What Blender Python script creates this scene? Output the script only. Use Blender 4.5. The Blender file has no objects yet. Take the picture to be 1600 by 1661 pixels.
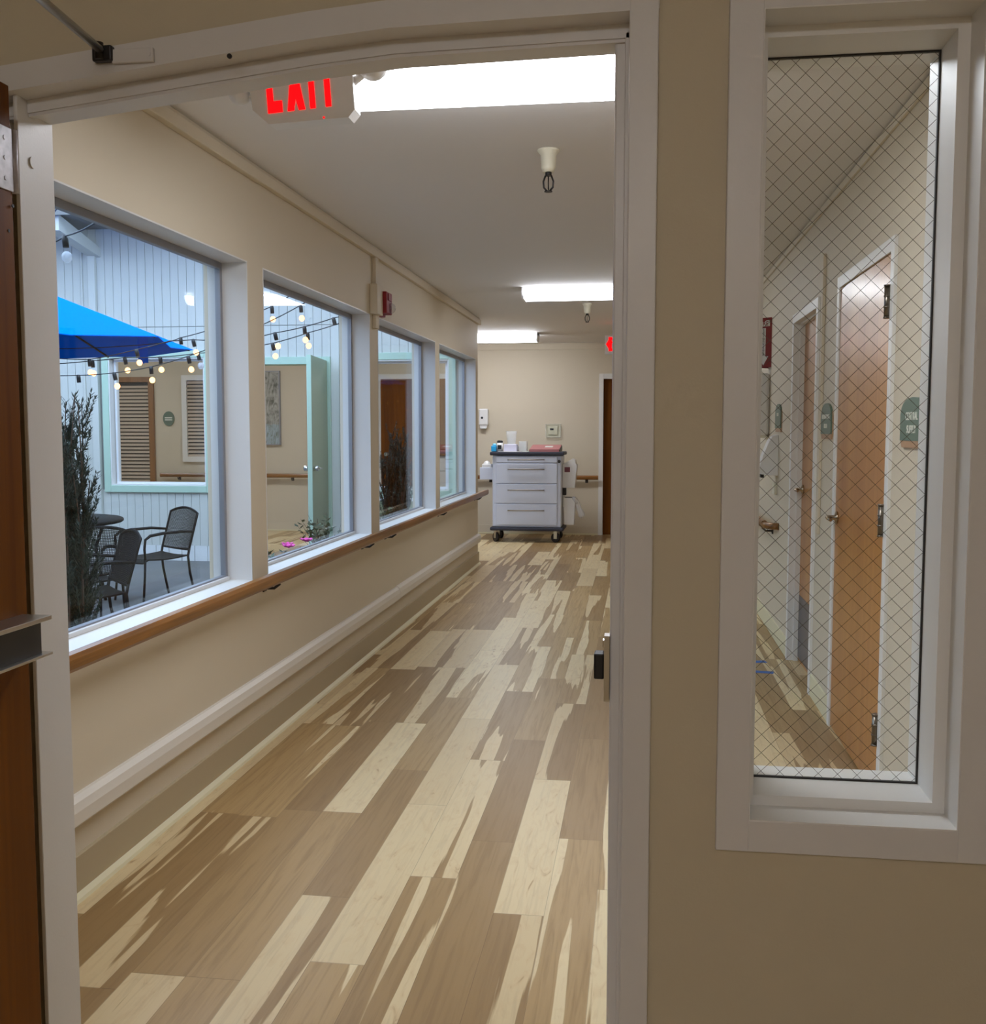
import bpy, bmesh, math, random
from mathutils import Matrix, Vector
random.seed(7)
PI = math.pi
scene = bpy.context.scene
COL = scene.collection

# ------------------------------------------------------------------ helpers
def lin(c):
    return tuple(((v/255)/12.92 if v/255 <= .04045 else (((v/255)+.055)/1.055)**2.4) for v in c)

class Mat:
    def __init__(s, name):
        s.m = bpy.data.materials.new(name); s.m.use_nodes = True
        s.t = s.m.node_tree; s.t.nodes.clear()
        s.out = s.t.nodes.new('ShaderNodeOutputMaterial')
    def n(s, typ, **kw):
        nd = s.t.nodes.new('ShaderNode'+typ)
        ins = kw.pop('ins', {})
        for k, v in kw.items(): setattr(nd, k, v)
        for k, v in ins.items():
            sock = nd.inputs[k]
            if isinstance(v, bpy.types.NodeSocket): s.t.links.new(v, sock)
            else: sock.default_value = v
        return nd
    def math(s, op, a, b=0.0, c=None):
        ins = {0: a, 1: b}
        if c is not None: ins[2] = c
        return s.n('Math', operation=op, ins=ins).outputs[0]
    def mix(s, fac, a, b):
        nd = s.n('Mix', data_type='RGBA')
        for k, v in ((0, fac), (6, a), (7, b)):
            if isinstance(v, bpy.types.NodeSocket): s.t.links.new(v, nd.inputs[k])
            else: nd.inputs[k].default_value = v if k == 0 else (tuple(v)+(1,))[:4]
        return nd.outputs[2]
    def ramp(s, fac, pts):
        nd = s.n('ValToRGB', ins={0: fac}); cr = nd.color_ramp
        while len(cr.elements) < len(pts): cr.elements.new(.5)
        for e, (p, c) in zip(cr.elements, pts): e.position = p; e.color = tuple(c)+(1,)
        return nd.outputs[0]
    def done(s, shader):
        s.t.links.new(shader, s.out.inputs[0]); return s.m

def C4(c): return tuple(lin(c))+(1,)

def paint(name, rgb, rough=.55, metal=0., bump=0., scale=120., var=0., spec=.5, vscale=3.):
    M = Mat(name)
    b = M.n('BsdfPrincipled', ins={'Roughness': rough, 'Metallic': metal, 'Base Color': C4(rgb), 'Specular IOR Level': spec})
    tc = M.n('TexCoord').outputs['Object']
    if var:
        nz = M.n('TexNoise', ins={'Vector': tc, 'Scale': vscale, 'Detail': 5.}).outputs['Fac']
        a = tuple(v*(1-var) for v in lin(rgb)); c = tuple(min(1, v*(1+var)) for v in lin(rgb))
        M.t.links.new(M.ramp(nz, [(.3, a), (.7, c)]), b.inputs['Base Color'])
    if bump:
        nz = M.n('TexNoise', ins={'Vector': tc, 'Scale': scale, 'Detail': 3.}).outputs['Fac']
        M.t.links.new(M.n('Bump', ins={'Height': nz, 'Strength': bump, 'Distance': .002}).outputs[0], b.inputs['Normal'])
    return M.done(b.outputs[0])

def wood(name, dark, light, axis=2, rough=.35, scale=1., coat=.15, spec=.5):
    M = Mat(name)
    tc = M.n('TexCoord').outputs['Object']
    sc = [22*scale]*3; sc[axis] = 1.2*scale
    mp = M.n('Mapping', ins={'Vector': tc, 'Scale': sc}).outputs[0]
    n1 = M.n('TexNoise', ins={'Vector': mp, 'Scale': 1., 'Detail': 6., 'Distortion': .6}).outputs['Fac']
    sc2 = [120*scale]*3; sc2[axis] = 4*scale
    mp2 = M.n('Mapping', ins={'Vector': tc, 'Scale': sc2}).outputs[0]
    n2 = M.n('TexNoise', ins={'Vector': mp2, 'Scale': 1., 'Detail': 3.}).outputs['Fac']
    f = M.math('ADD', M.math('MULTIPLY', n1, .7), M.math('MULTIPLY', n2, .3))
    c = M.ramp(f, [(.32, lin(dark)), (.68, lin(light))])
    b = M.n('BsdfPrincipled', ins={'Base Color': c, 'Roughness': rough, 'Coat Weight': coat, 'Coat Roughness': .12, 'Specular IOR Level': spec})
    return M.done(b.outputs[0])

def emit(name, rgb, strength):
    M = Mat(name)
    return M.done(M.n('Emission', ins={'Color': C4(rgb), 'Strength': strength}).outputs[0])

def glass(name, tint=(1, 1, 1), base=.03, k=.8):
    M = Mat(name)
    f = M.n('LayerWeight', ins={'Blend': .5}).outputs['Facing']
    fac = M.math('ADD', M.math('MULTIPLY', M.math('POWER', f, 5.), k), base)
    tr = M.n('BsdfTransparent', ins={'Color': tuple(tint)+(1,)}).outputs[0]
    gl = M.n('BsdfGlossy', ins={'Color': (1, 1, 1, 1), 'Roughness': .01}).outputs[0]
    return M.done(M.n('MixShader', ins={0: fac, 1: tr, 2: gl}).outputs[0])

def plastic_clear(name, rgb, fac):
    M = Mat(name)
    tr = M.n('BsdfTransparent', ins={'Color': (1, 1, 1, 1)}).outputs[0]
    b = M.n('BsdfPrincipled', ins={'Base Color': C4(rgb), 'Roughness': .15}).outputs[0]
    return M.done(M.n('MixShader', ins={0: fac, 1: tr, 2: b}).outputs[0])

def wmat(o):
    m = Matrix.Identity(4)
    while o is not None:
        m = o.matrix_basis @ m; o = o.parent
    return m

def tag(o, label=None, cat=None, group=None, kind=None):
    if label: o['label'] = label
    if cat: o['category'] = cat
    if group: o['group'] = group
    if kind: o['kind'] = kind
    return o

def thing(name, label, cat, loc=(0, 0, 0), rz=0, group=None, kind=None):
    o = bpy.data.objects.new(name, None); COL.objects.link(o)
    o.empty_display_size = .05
    o.location = loc; o.rotation_euler = (0, 0, rz)
    return tag(o, label, cat, group, kind)

class MB:
    """collects shapes (world coordinates unless local) into ONE mesh"""
    def __init__(s): s.v = []; s.f = []; s.sm = []
    def add(s, vs, fs, smooth=False):
        k = len(s.v); s.v += [Vector(v) for v in vs]
        for f in fs: s.f.append(tuple(i+k for i in f)); s.sm.append(smooth)
        return s
    def box(s, x0, x1, y0, y1, z0, z1, bev=0, rot=None, seg=2):
        x0, x1 = min(x0, x1), max(x0, x1); y0, y1 = min(y0, y1), max(y0, y1); z0, z1 = min(z0, z1), max(z0, z1)
        vs = [(x, y, z) for x in (x0, x1) for y in (y0, y1) for z in (z0, z1)]
        fs = [(0, 1, 3, 2), (4, 6, 7, 5), (0, 4, 5, 1), (2, 3, 7, 6), (0, 2, 6, 4), (1, 5, 7, 3)]
        sm = False
        if bev:
            bm = bmesh.new(); bv = [bm.verts.new(v) for v in vs]
            for f in fs: bm.faces.new([bv[i] for i in f])
            bmesh.ops.bevel(bm, geom=bm.edges[:], offset=bev, segments=seg, profile=.5, affect='EDGES')
            bm.verts.index_update()
            vs = [v.co.copy() for v in bm.verts]; fs = [[v.index for v in f.verts] for f in bm.faces]; bm.free()
        if rot is not None:
            vs = [rot @ Vector(v) for v in vs]
        return s.add(vs, fs, sm)
    def prism(s, poly, a0, a1, axis='y'):
        """polygon (2D) swept along an axis; poly coords: y->(x,z) x->(y,z) z->(x,y)"""
        def P(p, a):
            return {'y': (p[0], a, p[1]), 'x': (a, p[0], p[1]), 'z': (p[0], p[1], a)}[axis]
        n = len(poly)
        vs = [P(p, a0) for p in poly]+[P(p, a1) for p in poly]
        fs = [tuple(range(n)), tuple(range(2*n-1, n-1, -1))]+[(i, (i+1) % n, n+(i+1) % n, n+i) for i in range(n)]
        return s.add(vs, fs)
    def tube(s, pts, r, n=8, cap=True, smooth=True):
        pts = [Vector(p) for p in pts]
        rs = r if isinstance(r, (list, tuple)) else [r]*len(pts)
        vs = []; fs = []; up = None
        for i, p in enumerate(pts):
            if i == 0: d = pts[1]-p
            elif i == len(pts)-1: d = p-pts[i-1]
            else: d = (pts[i+1]-p).normalized()+(p-pts[i-1]).normalized()
            d.normalize()
            if up is None:
                up = Vector((0, 0, 1)) if abs(d.z) < .9 else Vector((1, 0, 0))
            a = d.cross(up); a.normalize(); b = a.cross(d); b.normalize(); up = b
            for k in range(n):
                t = 2*PI*k/n; vs.append(p+(a*math.cos(t)+b*math.sin(t))*rs[i])
        for i in range(len(pts)-1):
            for k in range(n):
                fs.append((i*n+k, i*n+(k+1) % n, (i+1)*n+(k+1) % n, (i+1)*n+k))
        s.add(vs, fs, smooth)
        if cap:
            k0 = len(s.v)-len(vs)
            s.f.append(tuple(k0+i for i in range(n-1, -1, -1))); s.sm.append(False)
            s.f.append(tuple(k0+(len(pts)-1)*n+i for i in range(n))); s.sm.append(False)
        return s
    def cyl(s, a, b, r, n=16): return s.tube([a, b], r, n)
    def lathe(s, c, prof, n=20, M=None, smooth=True):
        """profile [(r, z)] turned about z at c"""
        vs = []; fs = []; c = Vector(c)
        for r, z in prof:
            for k in range(n):
                t = 2*PI*k/n; v = Vector((r*math.cos(t), r*math.sin(t), z))
                vs.append((M @ v if M is not None else v)+c)
        for i in range(len(prof)-1):
            for k in range(n): fs.append((i*n+k, i*n+(k+1) % n, (i+1)*n+(k+1) % n, (i+1)*n+k))
        s.add(vs, fs, smooth)
        k0 = len(s.v)-len(vs); L = len(prof)-1
        if prof[0][0] > 1e-5: s.f.append(tuple(k0+i for i in range(n-1, -1, -1))); s.sm.append(False)
        if prof[L][0] > 1e-5: s.f.append(tuple(k0+L*n+i for i in range(n))); s.sm.append(False)
        return s
    def ball(s, c, r, n=14, sz=1.):
        pr = [(max(1e-6, r*math.sin(PI*i/(n//2+2))), -r*sz*math.cos(PI*i/(n//2+2))) for i in range(n//2+3)]
        return s.lathe(c, pr, n)
    def build(s, name, mat, parent=None, xf=None, local=False):
        vs = [xf @ v for v in s.v] if xf is not None else s.v
        if parent is not None and not local:
            inv = wmat(parent).inverted(); vs = [inv @ v for v in vs]
        me = bpy.data.meshes.new(name)
        me.from_pydata([tuple(v) for v in vs], [], s.f)
        me.polygons.foreach_set('use_smooth', s.sm)
        bm = bmesh.new(); bm.from_mesh(me)
        bmesh.ops.recalc_face_normals(bm, faces=bm.faces[:]); bm.to_mesh(me); bm.free()
        me.materials.append(mat); me.update()
        o = bpy.data.objects.new(name, me); COL.objects.link(o)
        if parent is not None: o.parent = parent
        return o

def struct(name, mb, mat, label=None):
    o = mb.build(name, mat); o['kind'] = 'structure'
    if label: o['label'] = label
    return o

def sthing(name, label=None, loc=(0, 0, 0)):
    o = bpy.data.objects.new(name, None); COL.objects.link(o); o.location = loc
    o['kind'] = 'structure'
    if label: o['label'] = label
    return o

def text(name, body, size, mat, parent, M, bold=0., sx=1.):
    """lettering as real raised mesh; M places the text plane (x right, y up) in the world"""
    cu = bpy.data.curves.new('t', 'FONT'); cu.body = body; cu.size = size
    cu.align_x = 'CENTER'; cu.align_y = 'CENTER'; cu.extrude = .0008; cu.offset = bold
    to = bpy.data.objects.new('t', cu); COL.objects.link(to)
    dg = bpy.context.evaluated_depsgraph_get()
    me = bpy.data.meshes.new_from_object(to.evaluated_get(dg))
    vs = [v.co.copy() for v in me.vertices]; fs = [tuple(p.vertices) for p in me.polygons]
    bpy.data.objects.remove(to); bpy.data.curves.remove(cu); bpy.data.meshes.remove(me)
    mb = MB(); mb.add([(v.x*sx, v.y, v.z) for v in vs], fs)
    return mb.build(name, mat, parent, xf=M)

def frame_M(o, xdir, ydir):
    x = Vector(xdir).normalized(); y = Vector(ydir).normalized(); z = x.cross(y)
    M = Matrix((x, y, z)).transposed().to_4x4(); M.translation = Vector(o); return M

def copy_tree(o, parent=None):
    c = o.copy(); COL.objects.link(c); c.parent = parent
    for ch in [k for k in o.children]: copy_tree(ch, c)
    return c
# ------------------------------------------------------------------ materials
M_wall = paint('wall_paint', (208, 196, 174), .6, bump=.12, scale=220)
M_olive = paint('entry_wall_paint', (196, 185, 160), .6, bump=.15, scale=220)
M_trim = paint('trim_paint', (214, 212, 210), .38, bump=.1, scale=160)
M_white = paint('white_paint', (226, 224, 220), .4)
M_ceil = paint('ceiling_paint', (222, 219, 217), .75, bump=.15, scale=150)
M_base = paint('vinyl_base', (178, 163, 134), .45)
M_bump = paint('bumper_vinyl', (222, 216, 206), .4)
M_shoe = paint('shoe_strip', (222, 214, 180), .5)
M_rail = wood('handrail_oak', (98, 60, 16), (156, 102, 38), axis=1, rough=.32)
M_railx = wood('handrail_oak_across', (98, 60, 16), (156, 102, 38), axis=0, rough=.32)
M_door = wood('maple_door', (164, 102, 36), (190, 130, 60), axis=2, rough=.30, scale=.35, coat=.08)
M_darkdoor = wood('stained_door', (88, 46, 0), (124, 70, 2), axis=2, rough=.5, scale=.5, coat=0., spec=.15)
M_steel = paint('brushed_steel', (190, 188, 182), .28, 1.)
M_chrome = paint('chrome', (225, 225, 228), .12, 1.)
M_brass = paint('antique_nickel', (170, 150, 125), .25, 1.)
M_alu = paint('anodised_aluminium', (150, 152, 160), .4, .6)
M_nickel = paint('dark_nickel', (120, 112, 102), .3, 1.)
M_black = paint('black_plastic', (22, 22, 25), .4)
M_dark = paint('dark_metal', (38, 34, 34), .4, .3)
M_bronze = paint('bronze_metal', (16, 12, 13), .55, 0., spec=.25)
M_fix = paint('fixture_white', (236, 236, 238), .35)
M_plastic = paint('white_plastic', (224, 222, 220), .35)
M_cream = paint('cream_plastic', (216, 210, 188), .4)
M_red = paint('red_plastic', (132, 10, 20), .6)
M_cart = paint('cart_enamel', (206, 212, 228), .3)
M_edge = paint('cart_bumper', (44, 46, 60), .5)
M_tube = emit('fluorescent_lens', (243, 247, 255), 10.)
M_tube2 = emit('added_entry_lens', (250, 248, 252), 21.)
M_tube3 = emit('bright_fluorescent_lens', (243, 247, 255), 17.)
M_exit = emit('exit_red', (255, 8, 12), 1.7)
M_bulb = emit('warm_bulb', (255, 186, 118), 3.6)
M_glass = glass('clear_glass', (.96, .98, .985), .008, .5)
M_glass2 = glass('wired_glass', (.97, .98, .97), .012, .5)
M_lens = glass('clear_lens', (.9, .9, .92), .12, .8)
M_siding = paint('painted_siding', (208, 208, 200), .65, bump=.1, scale=60)
M_groove = paint('siding_groove', (150, 150, 146), .8)
M_green = paint('green_trim', (184, 210, 190), .5)
M_gdoor = paint('green_door', (142, 150, 120), .4)
M_conc = paint('concrete', (112, 112, 112), .85, bump=.3, scale=40, var=.12, vscale=2)
M_tile = paint('white_tile', (232, 232, 230), .3)
M_soffit = paint('soffit_grey', (126, 124, 120), .8)
M_sign = paint('sign_green', (92, 112, 96), .45)
M_letter = paint('sign_letter', (226, 226, 214), .5)
M_signwood = paint('sign_edge', (176, 138, 104), .5)
M_blue = None
M = Mat('umbrella_canvas')
_d = M.n('BsdfDiffuse', ins={'Color': C4((0, 112, 232))}).outputs[0]
_t = M.n('BsdfTranslucent', ins={'Color': C4((0, 70, 190))}).outputs[0]
M_blue = M.done(M.n('MixShader', ins={0: .0, 1: _d, 2: _t}).outputs[0])
M_leaf = paint('juniper_needles', (34, 48, 36), .7, var=.35, vscale=6)
M_leaf2 = paint('shrub_leaves', (44, 70, 40), .65, var=.4, vscale=9)
M_bark = paint('bark', (74, 56, 44), .9)
M_pink = paint('pink_petal', (232, 70, 170), .6)
M_cord = paint('black_cord', (26, 34, 40), .6)
M_terra = paint('planter_wood', (112, 104, 84), .8, var=.15)
M_soil = paint('soil', (50, 40, 32), .95)
M_wire = paint('safety_wire', (96, 88, 72), .5, .4)
M_gasket = paint('glazing_gasket', (40, 36, 34), .6)
M_tape = paint('blue_tape', (52, 104, 178), .6)
M_bag = plastic_clear('bin_liner', (235, 235, 238), .45)
M_clear = plastic_clear('clear_cup', (225, 230, 232), .22)
M_kick = paint('kick_plate', (98, 94, 98), .4, .3)
M_cab = paint('beige_cabinet', (196, 186, 172), .45)

def floor_mat():
    M = Mat('wood_plank_vinyl')
    tc = M.n('TexCoord').outputs['Object']
    sp = M.n('SeparateXYZ', ins={0: tc}); x, y = sp.outputs[0], sp.outputs[1]
    W, L = .152, 1.22
    xs = M.math('DIVIDE', M.math('ADD', x, 20.03), W)
    row = M.math('FLOOR', xs); fx = M.math('FRACT', xs)
    off = M.n('TexWhiteNoise', noise_dimensions='1D', ins={'W': M.math('ADD', row, 3.7)}).outputs[0]
    ys = M.math('ADD', M.math('DIVIDE', M.math('ADD', y, 20.), L), off)
    colu = M.math('FLOOR', ys); fy = M.math('FRACT', ys)
    idv = M.n('CombineXYZ', ins={0: row, 1: colu, 2: 0.}).outputs[0]
    wn = M.n('TexWhiteNoise', noise_dimensions='3D', ins={'Vector': idv})
    r1 = wn.outputs[0]; wc = M.n('SeparateColor', ins={0: wn.outputs[1]})
    r2, r3 = wc.outputs[0], wc.outputs[1]
    z = M.math('MULTIPLY', r1, 91.7)
    # wavy heartwood / sapwood boundary running along the plank
    v1 = M.n('CombineXYZ', ins={0: M.math('MULTIPLY', fx, 1.7), 1: M.math('MULTIPLY', ys, .55), 2: z}).outputs[0]
    n1 = M.n('TexNoise', ins={'Vector': v1, 'Scale': 1.25, 'Detail': 5., 'Roughness': .36, 'Distortion': .1}).outputs['Fac']
    thr = M.ramp(r2, [(0., (.05,)*3), (.17, (.05,)*3), (.171, (.45,)*3), (.40, (.52,)*3), (.62, (.57,)*3), (.64, (.62,)*3), (1., (.78,)*3)])
    # wood grain
    v2 = M.n('CombineXYZ', ins={0: M.math('MULTIPLY', fx, 6.), 1: M.math('MULTIPLY', ys, 2.0), 2: z}).outputs[0]
    g = M.n('TexNoise', ins={'Vector': v2, 'Scale': 1.4, 'Detail': 6., 'Roughness': .55, 'Distortion': 1.0}).outputs['Fac']
    v3 = M.n('CombineXYZ', ins={0: M.math('MULTIPLY', fx, 2.2), 1: M.math('MULTIPLY', ys, 5.), 2: z}).outputs[0]
    k = M.n('TexNoise', ins={'Vector': v3, 'Scale': 1.6, 'Detail': 3., 'Distortion': 1.6}).outputs['Fac']
    sap = M.math('GREATER_THAN', n1, thr)
    mr = M.n('MapRange', ins={0: M.math('SUBTRACT', n1, thr), 1: -.006, 2: .006, 3: 0., 4: 1.}); sap = mr.outputs[0]
    pale = M.mix(r3, lin((208, 184, 140)), lin((228, 208, 164)))
    pale = M.mix(M.math('MULTIPLY', M.math('SUBTRACT', k, .5), 1.6), pale, lin((196, 160, 112)))
    pale = M.mix(M.ramp(k, [(.66, (0,)*3), (.76, (.6,)*3)]), pale, lin((156, 118, 74)))
    heart = M.mix(r3, lin((150, 119, 76)), lin((187, 156, 106)))
    heart = M.mix(M.ramp(g, [(.40, (0,)*3), (.66, (.5,)*3)]), heart, lin((130, 100, 62)))
    c = M.mix(sap, heart, pale)
    c = M.mix(M.ramp(g, [(.33, (.15,)*3), (.5, (0,)*3)]), c, lin((120, 88, 56)))
    e = M.math('MAXIMUM', M.math('LESS_THAN', fx, .012), M.math('LESS_THAN', fy, .0022))
    c = M.mix(M.math('MULTIPLY', e, .45), c, lin((96, 70, 46)))
    b = M.n('BsdfPrincipled', ins={'Base Color': c, 'Roughness': M.math('ADD', M.math('MULTIPLY', g, .15), .30), 'Specular IOR Level': .4})
    return M.done(b.outputs[0])
M_floor = floor_mat()

# ------------------------------------------------------------------ camera
F = 1700.
pitch = math.atan(134.5/F); yaw = math.atan(239/F*math.cos(pitch))
cd = bpy.data.cameras.new('camera'); cam = bpy.data.objects.new('camera', cd); COL.objects.link(cam)
cam.location = (0, 0, 1.45); cam.rotation_euler = (PI/2-pitch, 0, yaw)
cd.sensor_fit = 'HORIZONTAL'; cd.sensor_width = 36; cd.lens = 36*F/1600; cd.clip_start = .02; cd.clip_end = 200
scene.camera = cam

# ------------------------------------------------------------------ room shell
XL, XO, XR = -1.72, -1.92, .94
YD, YB, YE, YX, Y1 = 1.88, 2.0, 11.10, 10.92, 14.4
ZC = 2.62
f = MB(); f.box(XL-.2, XR+.35, -2.6, Y1+.3, -.1, 0); f.box(-9.2, XL-.2, YX, Y1+.3, -.1, 0)
f.box(-2.6, XL-.2, -2.6, YB, -.1, 0); f.box(XR+.35, 2.6, -2.6, YB, -.1, 0);
struct('floor', f, M_floor, 'wood plank vinyl floor running down the corridor')
c = MB(); c.box(XO, XR+.2, YB, Y1+.2, ZC, ZC+.15); c.box(-9.2, XO, YE-.02, Y1+.2, ZC, ZC+.15)
struct('ceiling', c, M_ceil, 'flat white corridor ceiling')
c = MB(); c.box(-2.6, 2.6, -2.6, YB+.05, 2.75, 2.9)
struct('ceiling_entry', c, M_ceil)
# entry room walls
w = MB(); w.box(-2.6, -2.5, -2.6, YD, 0, 2.75); struct('wall_entry_left', w, M_olive)
w = MB(); w.box(2.5, 2.6, -2.6, YD, 0, 2.75); struct('wall_entry_right', w, M_olive)
w = MB(); w.box(-2.6, 2.6, -2.7, -2.6, 0, 2.75); struct('wall_back', w, M_olive)
# front wall with the door opening and the side window opening
DX0, DX1 = -1.22, .022         # rough opening of the door
SX0, SX1, SZ0, SZ1 = .198, .556, .752, 2.156
w = MB()
w.box(-2.6, DX0, YD, YB, 0, 2.75); w.prism([(DX0, 2.75), (DX0, 2.105), (-.60, 2.172), (-.45, 2.186), (DX1, 2.19), (DX1, 2.75)], YD, YB, 'y')
w.box(DX1, SX0, YD, YB, 0, 2.75); w.box(SX1, 2.6, YD, YB, 0, 2.75)
w.box(SX0, SX1, YD, YB, 0, SZ0); w.box(SX0, SX1, YD, YB, SZ1, 2.75)
struct('wall_front', w, M_olive, 'beige entry wall around the open doorway')

# ---- door frame (hollow metal), head sags toward the hinge side
hx = [-1.225, -.60, -.45, .0245]
hz = [2.056, 2.126, 2.138, 2.146]
def head_prof(dy0, dy1, dz0, dz1):
    m = MB(); n = len(hx)
    vs = []
    for x, z in zip(hx, hz):
        vs += [(x, dy0, z+dz0), (x, dy1, z+dz0), (x, dy1, z+dz1), (x, dy0, z+dz1)]
    fs = []
    for i in range(n-1):
        for k in range(4): fs.append((4*i+k, 4*i+(k+1) % 4, 4*i+4+(k+1) % 4, 4*i+4+k))
    fs += [(0, 1, 2, 3), tuple(4*(n-1)+k for k in (3, 2, 1, 0))]
    return m, vs, fs
tr = sthing('trim_1', 'pale painted metal door frame', (-.5, 1.93, 0))
m = MB()
for a in ((YD-.012, YB-.075, .018, .066), (YB-.075, YB+.005, -.006, .066), (YB-.071, YB-.055, -.012, 0)):
    _, vs, fs = head_prof(*a); m.add(vs, fs)
m.build('frame_head', M_trim, tr)
m = MB(); m.box(-1.182, -1.174, YD+.010, YB+.012, 0, 2.10, .002); m.box(-1.225, -1.182, YD+.075, YB+.012, 0, 2.10)
m.cyl((-1.175, YD+.055, 1.965), (-1.171, YD+.055, 1.965), .011, 18)
m.build('frame_jamb', M_trim, tr)
m = MB(); m.box(-.026, .024, YD-.0125, YD+.045, 0, 2.2125, .002); m.box(-.034, .022, YD+.045, YB+.012, 0, 2.15, .002)
m.box(-.052, -.03, YD+.055, YB-.01, 0, 2.15, .004)
m.build('frame_jamb', M_trim, tr)

# ---- left leaf of the doorway, swung open towards us
d = sthing('door_1', 'dark stained wooden door swung wide open at the left edge', (-1.115, 1.765, 0))
m = MB(); m.box(-1.160, -1.112, .85, 1.768, .01, 2.055, .002); m.build('door_leaf', M_darkdoor, d)
for hz_ in (1.925, .20):
    m = MB(); m.box(-1.1135, -1.1095, 1.70, 1.7685, hz_-.055, hz_+.055, .001)
    m.cyl((-1.112, 1.776, hz_-.055), (-1.112, 1.776, hz_+.055), .007, 12)
    for q in (-.035, 0, .035): m.cyl((-1.1096, 1.745, hz_+q), (-1.1085, 1.745, hz_+q), .004, 10)
    h = m.build('hinge', paint('painted_hinge', (176, 172, 176), .4, .2, var=.2, vscale=60), d)
m = MB()
m.box(-1.112, -1.054, .95, 1.752, 1.106, 1.114, .001); m.box(-1.112, -1.054, .95, 1.752, 1.042, 1.047, .001)
pb = m.build('panic_bar', M_steel, d); pb['label'] = 'brushed steel panic bar end'
m = MB(); m.box(-1.1118, -1.066, .95, 1.735, 1.0472, 1.1058); m.build('bar_inner_shade', M_black, pb)  # black filler stands in for the shade inside the open channel
m = MB(); m.cyl((-1.1095, 1.762, 1.845), (-1.1075, 1.762, 1.845), .003, 8); m.cyl((-1.1115, 1.752, 1.80), (-1.1108, 1.752, 1.80), .003, 8); m.build('screw_hole', M_black, d)

# closer arm and its bracket on the frame head
t = thing('door_closer', 'steel door closer arm bracketed to the frame head above the doorway', 'door closer', (-.95, 1.866, 2.14))
m = MB(); m.tube([(-.86, 1.18, 2.092), (-.92, 1.50, 2.113), (-.982, 1.848, 2.139)], .0075, 10); m.cyl((-.86, 1.18, 2.075), (-.86, 1.18, 2.105), .014, 12); m.tube([(-.86, 1.18, 2.08), (-1.075, 1.36, 2.065)], .009, 10); m.build('arm', M_steel, t)
m = MB(); m.box(-1.1118, -1.045, 1.20, 1.50, 1.975, 2.035, .006); m.cyl((-1.075, 1.36, 2.03), (-1.075, 1.36, 2.07), .012, 12); m.build('body', M_steel, t)
m = MB(); m.box(-1.0, -.962, 1.852, 1.868, 2.120, 2.148, .003); m.cyl((-.985, 1.852, 2.122), (-.985, 1.852, 2.152), .008, 14); m.build('pivot', M_dark, t)
m = MB(); m.box(-.965, -.885, 1.859, 1.868, 2.117, 2.142, .002); m.cyl((-.893, 1.858, 2.130), (-.893, 1.8605, 2.130), .004, 10); m.cyl((-.972, 1.858, 2.13), (-.972, 1.8605, 2.13), .004, 10)
m.build('bracket', M_trim, t)
m = MB(); m.cyl((-.742, 1.864, 2.121), (-.742, 1.868, 2.121), .0045, 10)
tag(m.build('screw', M_dark), 'small dark screw head in the frame head right of the bracket', 'screw')

# strike on the right jamb
t = thing('strike_plate', 'black and steel latch strike on the right jamb of the doorway', 'door strike', (-.052, 1.95, 1.0))
m = MB(); m.prism([(1.925, .945), (1.96, .945), (1.965, .965), (1.965, 1.055), (1.955, 1.068), (1.925, 1.068)], -.062, -.052, 'x'); m.build('plate', M_steel, t)
m = MB(); m.box(-.081, -.062, 1.93, 1.962, .985, 1.034, .003); m.build('keeper', M_black, t)
m = MB(); m.box(-.065, -.058, 1.927, 1.945, 1.046, 1.060, .001); m.build('lip', M_chrome, t)

# ---- wired side window
wn = sthing('window_5', 'tall narrow wired-glass side window in a white frame', ((SX0+SX1)/2, YD, SZ0))
m = MB(); k = .056
a0, a1, b0, b1 = SX0, SX1, SZ0, SZ1
y0, y1 = YD-.014, YD
m.box(a0-k, a0+.002, y0, y1+.005, b0-k, b1+k, .002); m.box(a1-.002, a1+k, y0, y1+.005, b0-k, b1+k, .002)
m.box(a0, a1, y0+.0005, y1+.005, b0-k, b0+.002, .002); m.box(a0, a1, y0+.0005, y1+.005, b1-.002, b1+k, .002)
m.build('casing', M_trim, wn)
m = MB(); g = .02
ya, yb, yc, yd = YD, YD+.066, YD+.172, YD+.245
def ring(m, x0, x1, z0, z1, th, ya, yb):
    m.box(x0-th, x0, ya, yb, z0-th, z1+th); m.box(x1, x1+th, ya, yb, z0-th, z1+th)
    m.box(x0, x1, ya, yb, z0-th, z0); m.box(x0, x1, ya, yb, z1, z1+th)
ring(m, a0+.003, a1-.003, b0+.003, b1-.003, .02, YD-.013, yd)
m.build('reveal', M_white, wn)
m = MB(); m.box(a0+.003, a0+.017, yb, yc, b0+.003, b1-.003); m.box(a1-.024, a1-.003, yb, yc, b0+.003, b1-.003); m.box(a0+.017, a1-.024, yb, yc, b0+.003, b0+.022); m.box(a0+.017, a1-.024, yb, yc, b1-.022, b1-.003); ring(m, a0+.026, a1-.026, b0+.024, b1-.024, .02, yc+.007, yd-.01)
m.build('glazing_stop', M_white, wn)
m = MB(); ring(m, a0+.020, a1-.027, b0+.025, b1-.025, .003, yc-.004, yc+.002); m.build('gasket', M_gasket, wn)
m = MB(); m.box(a0+.017, a1-.02, yc, yc+.006, b0+.02, b1-.02); pane = m.build('pane', M_glass2, wn)
m = MB(); s_ = .0362; X0, X1, Z0, Z1 = a0+.018, a1-.022, b0+.021, b1-.021
H = Z1-Z0; n = int((X1-X0+H)/s_)+2
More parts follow.
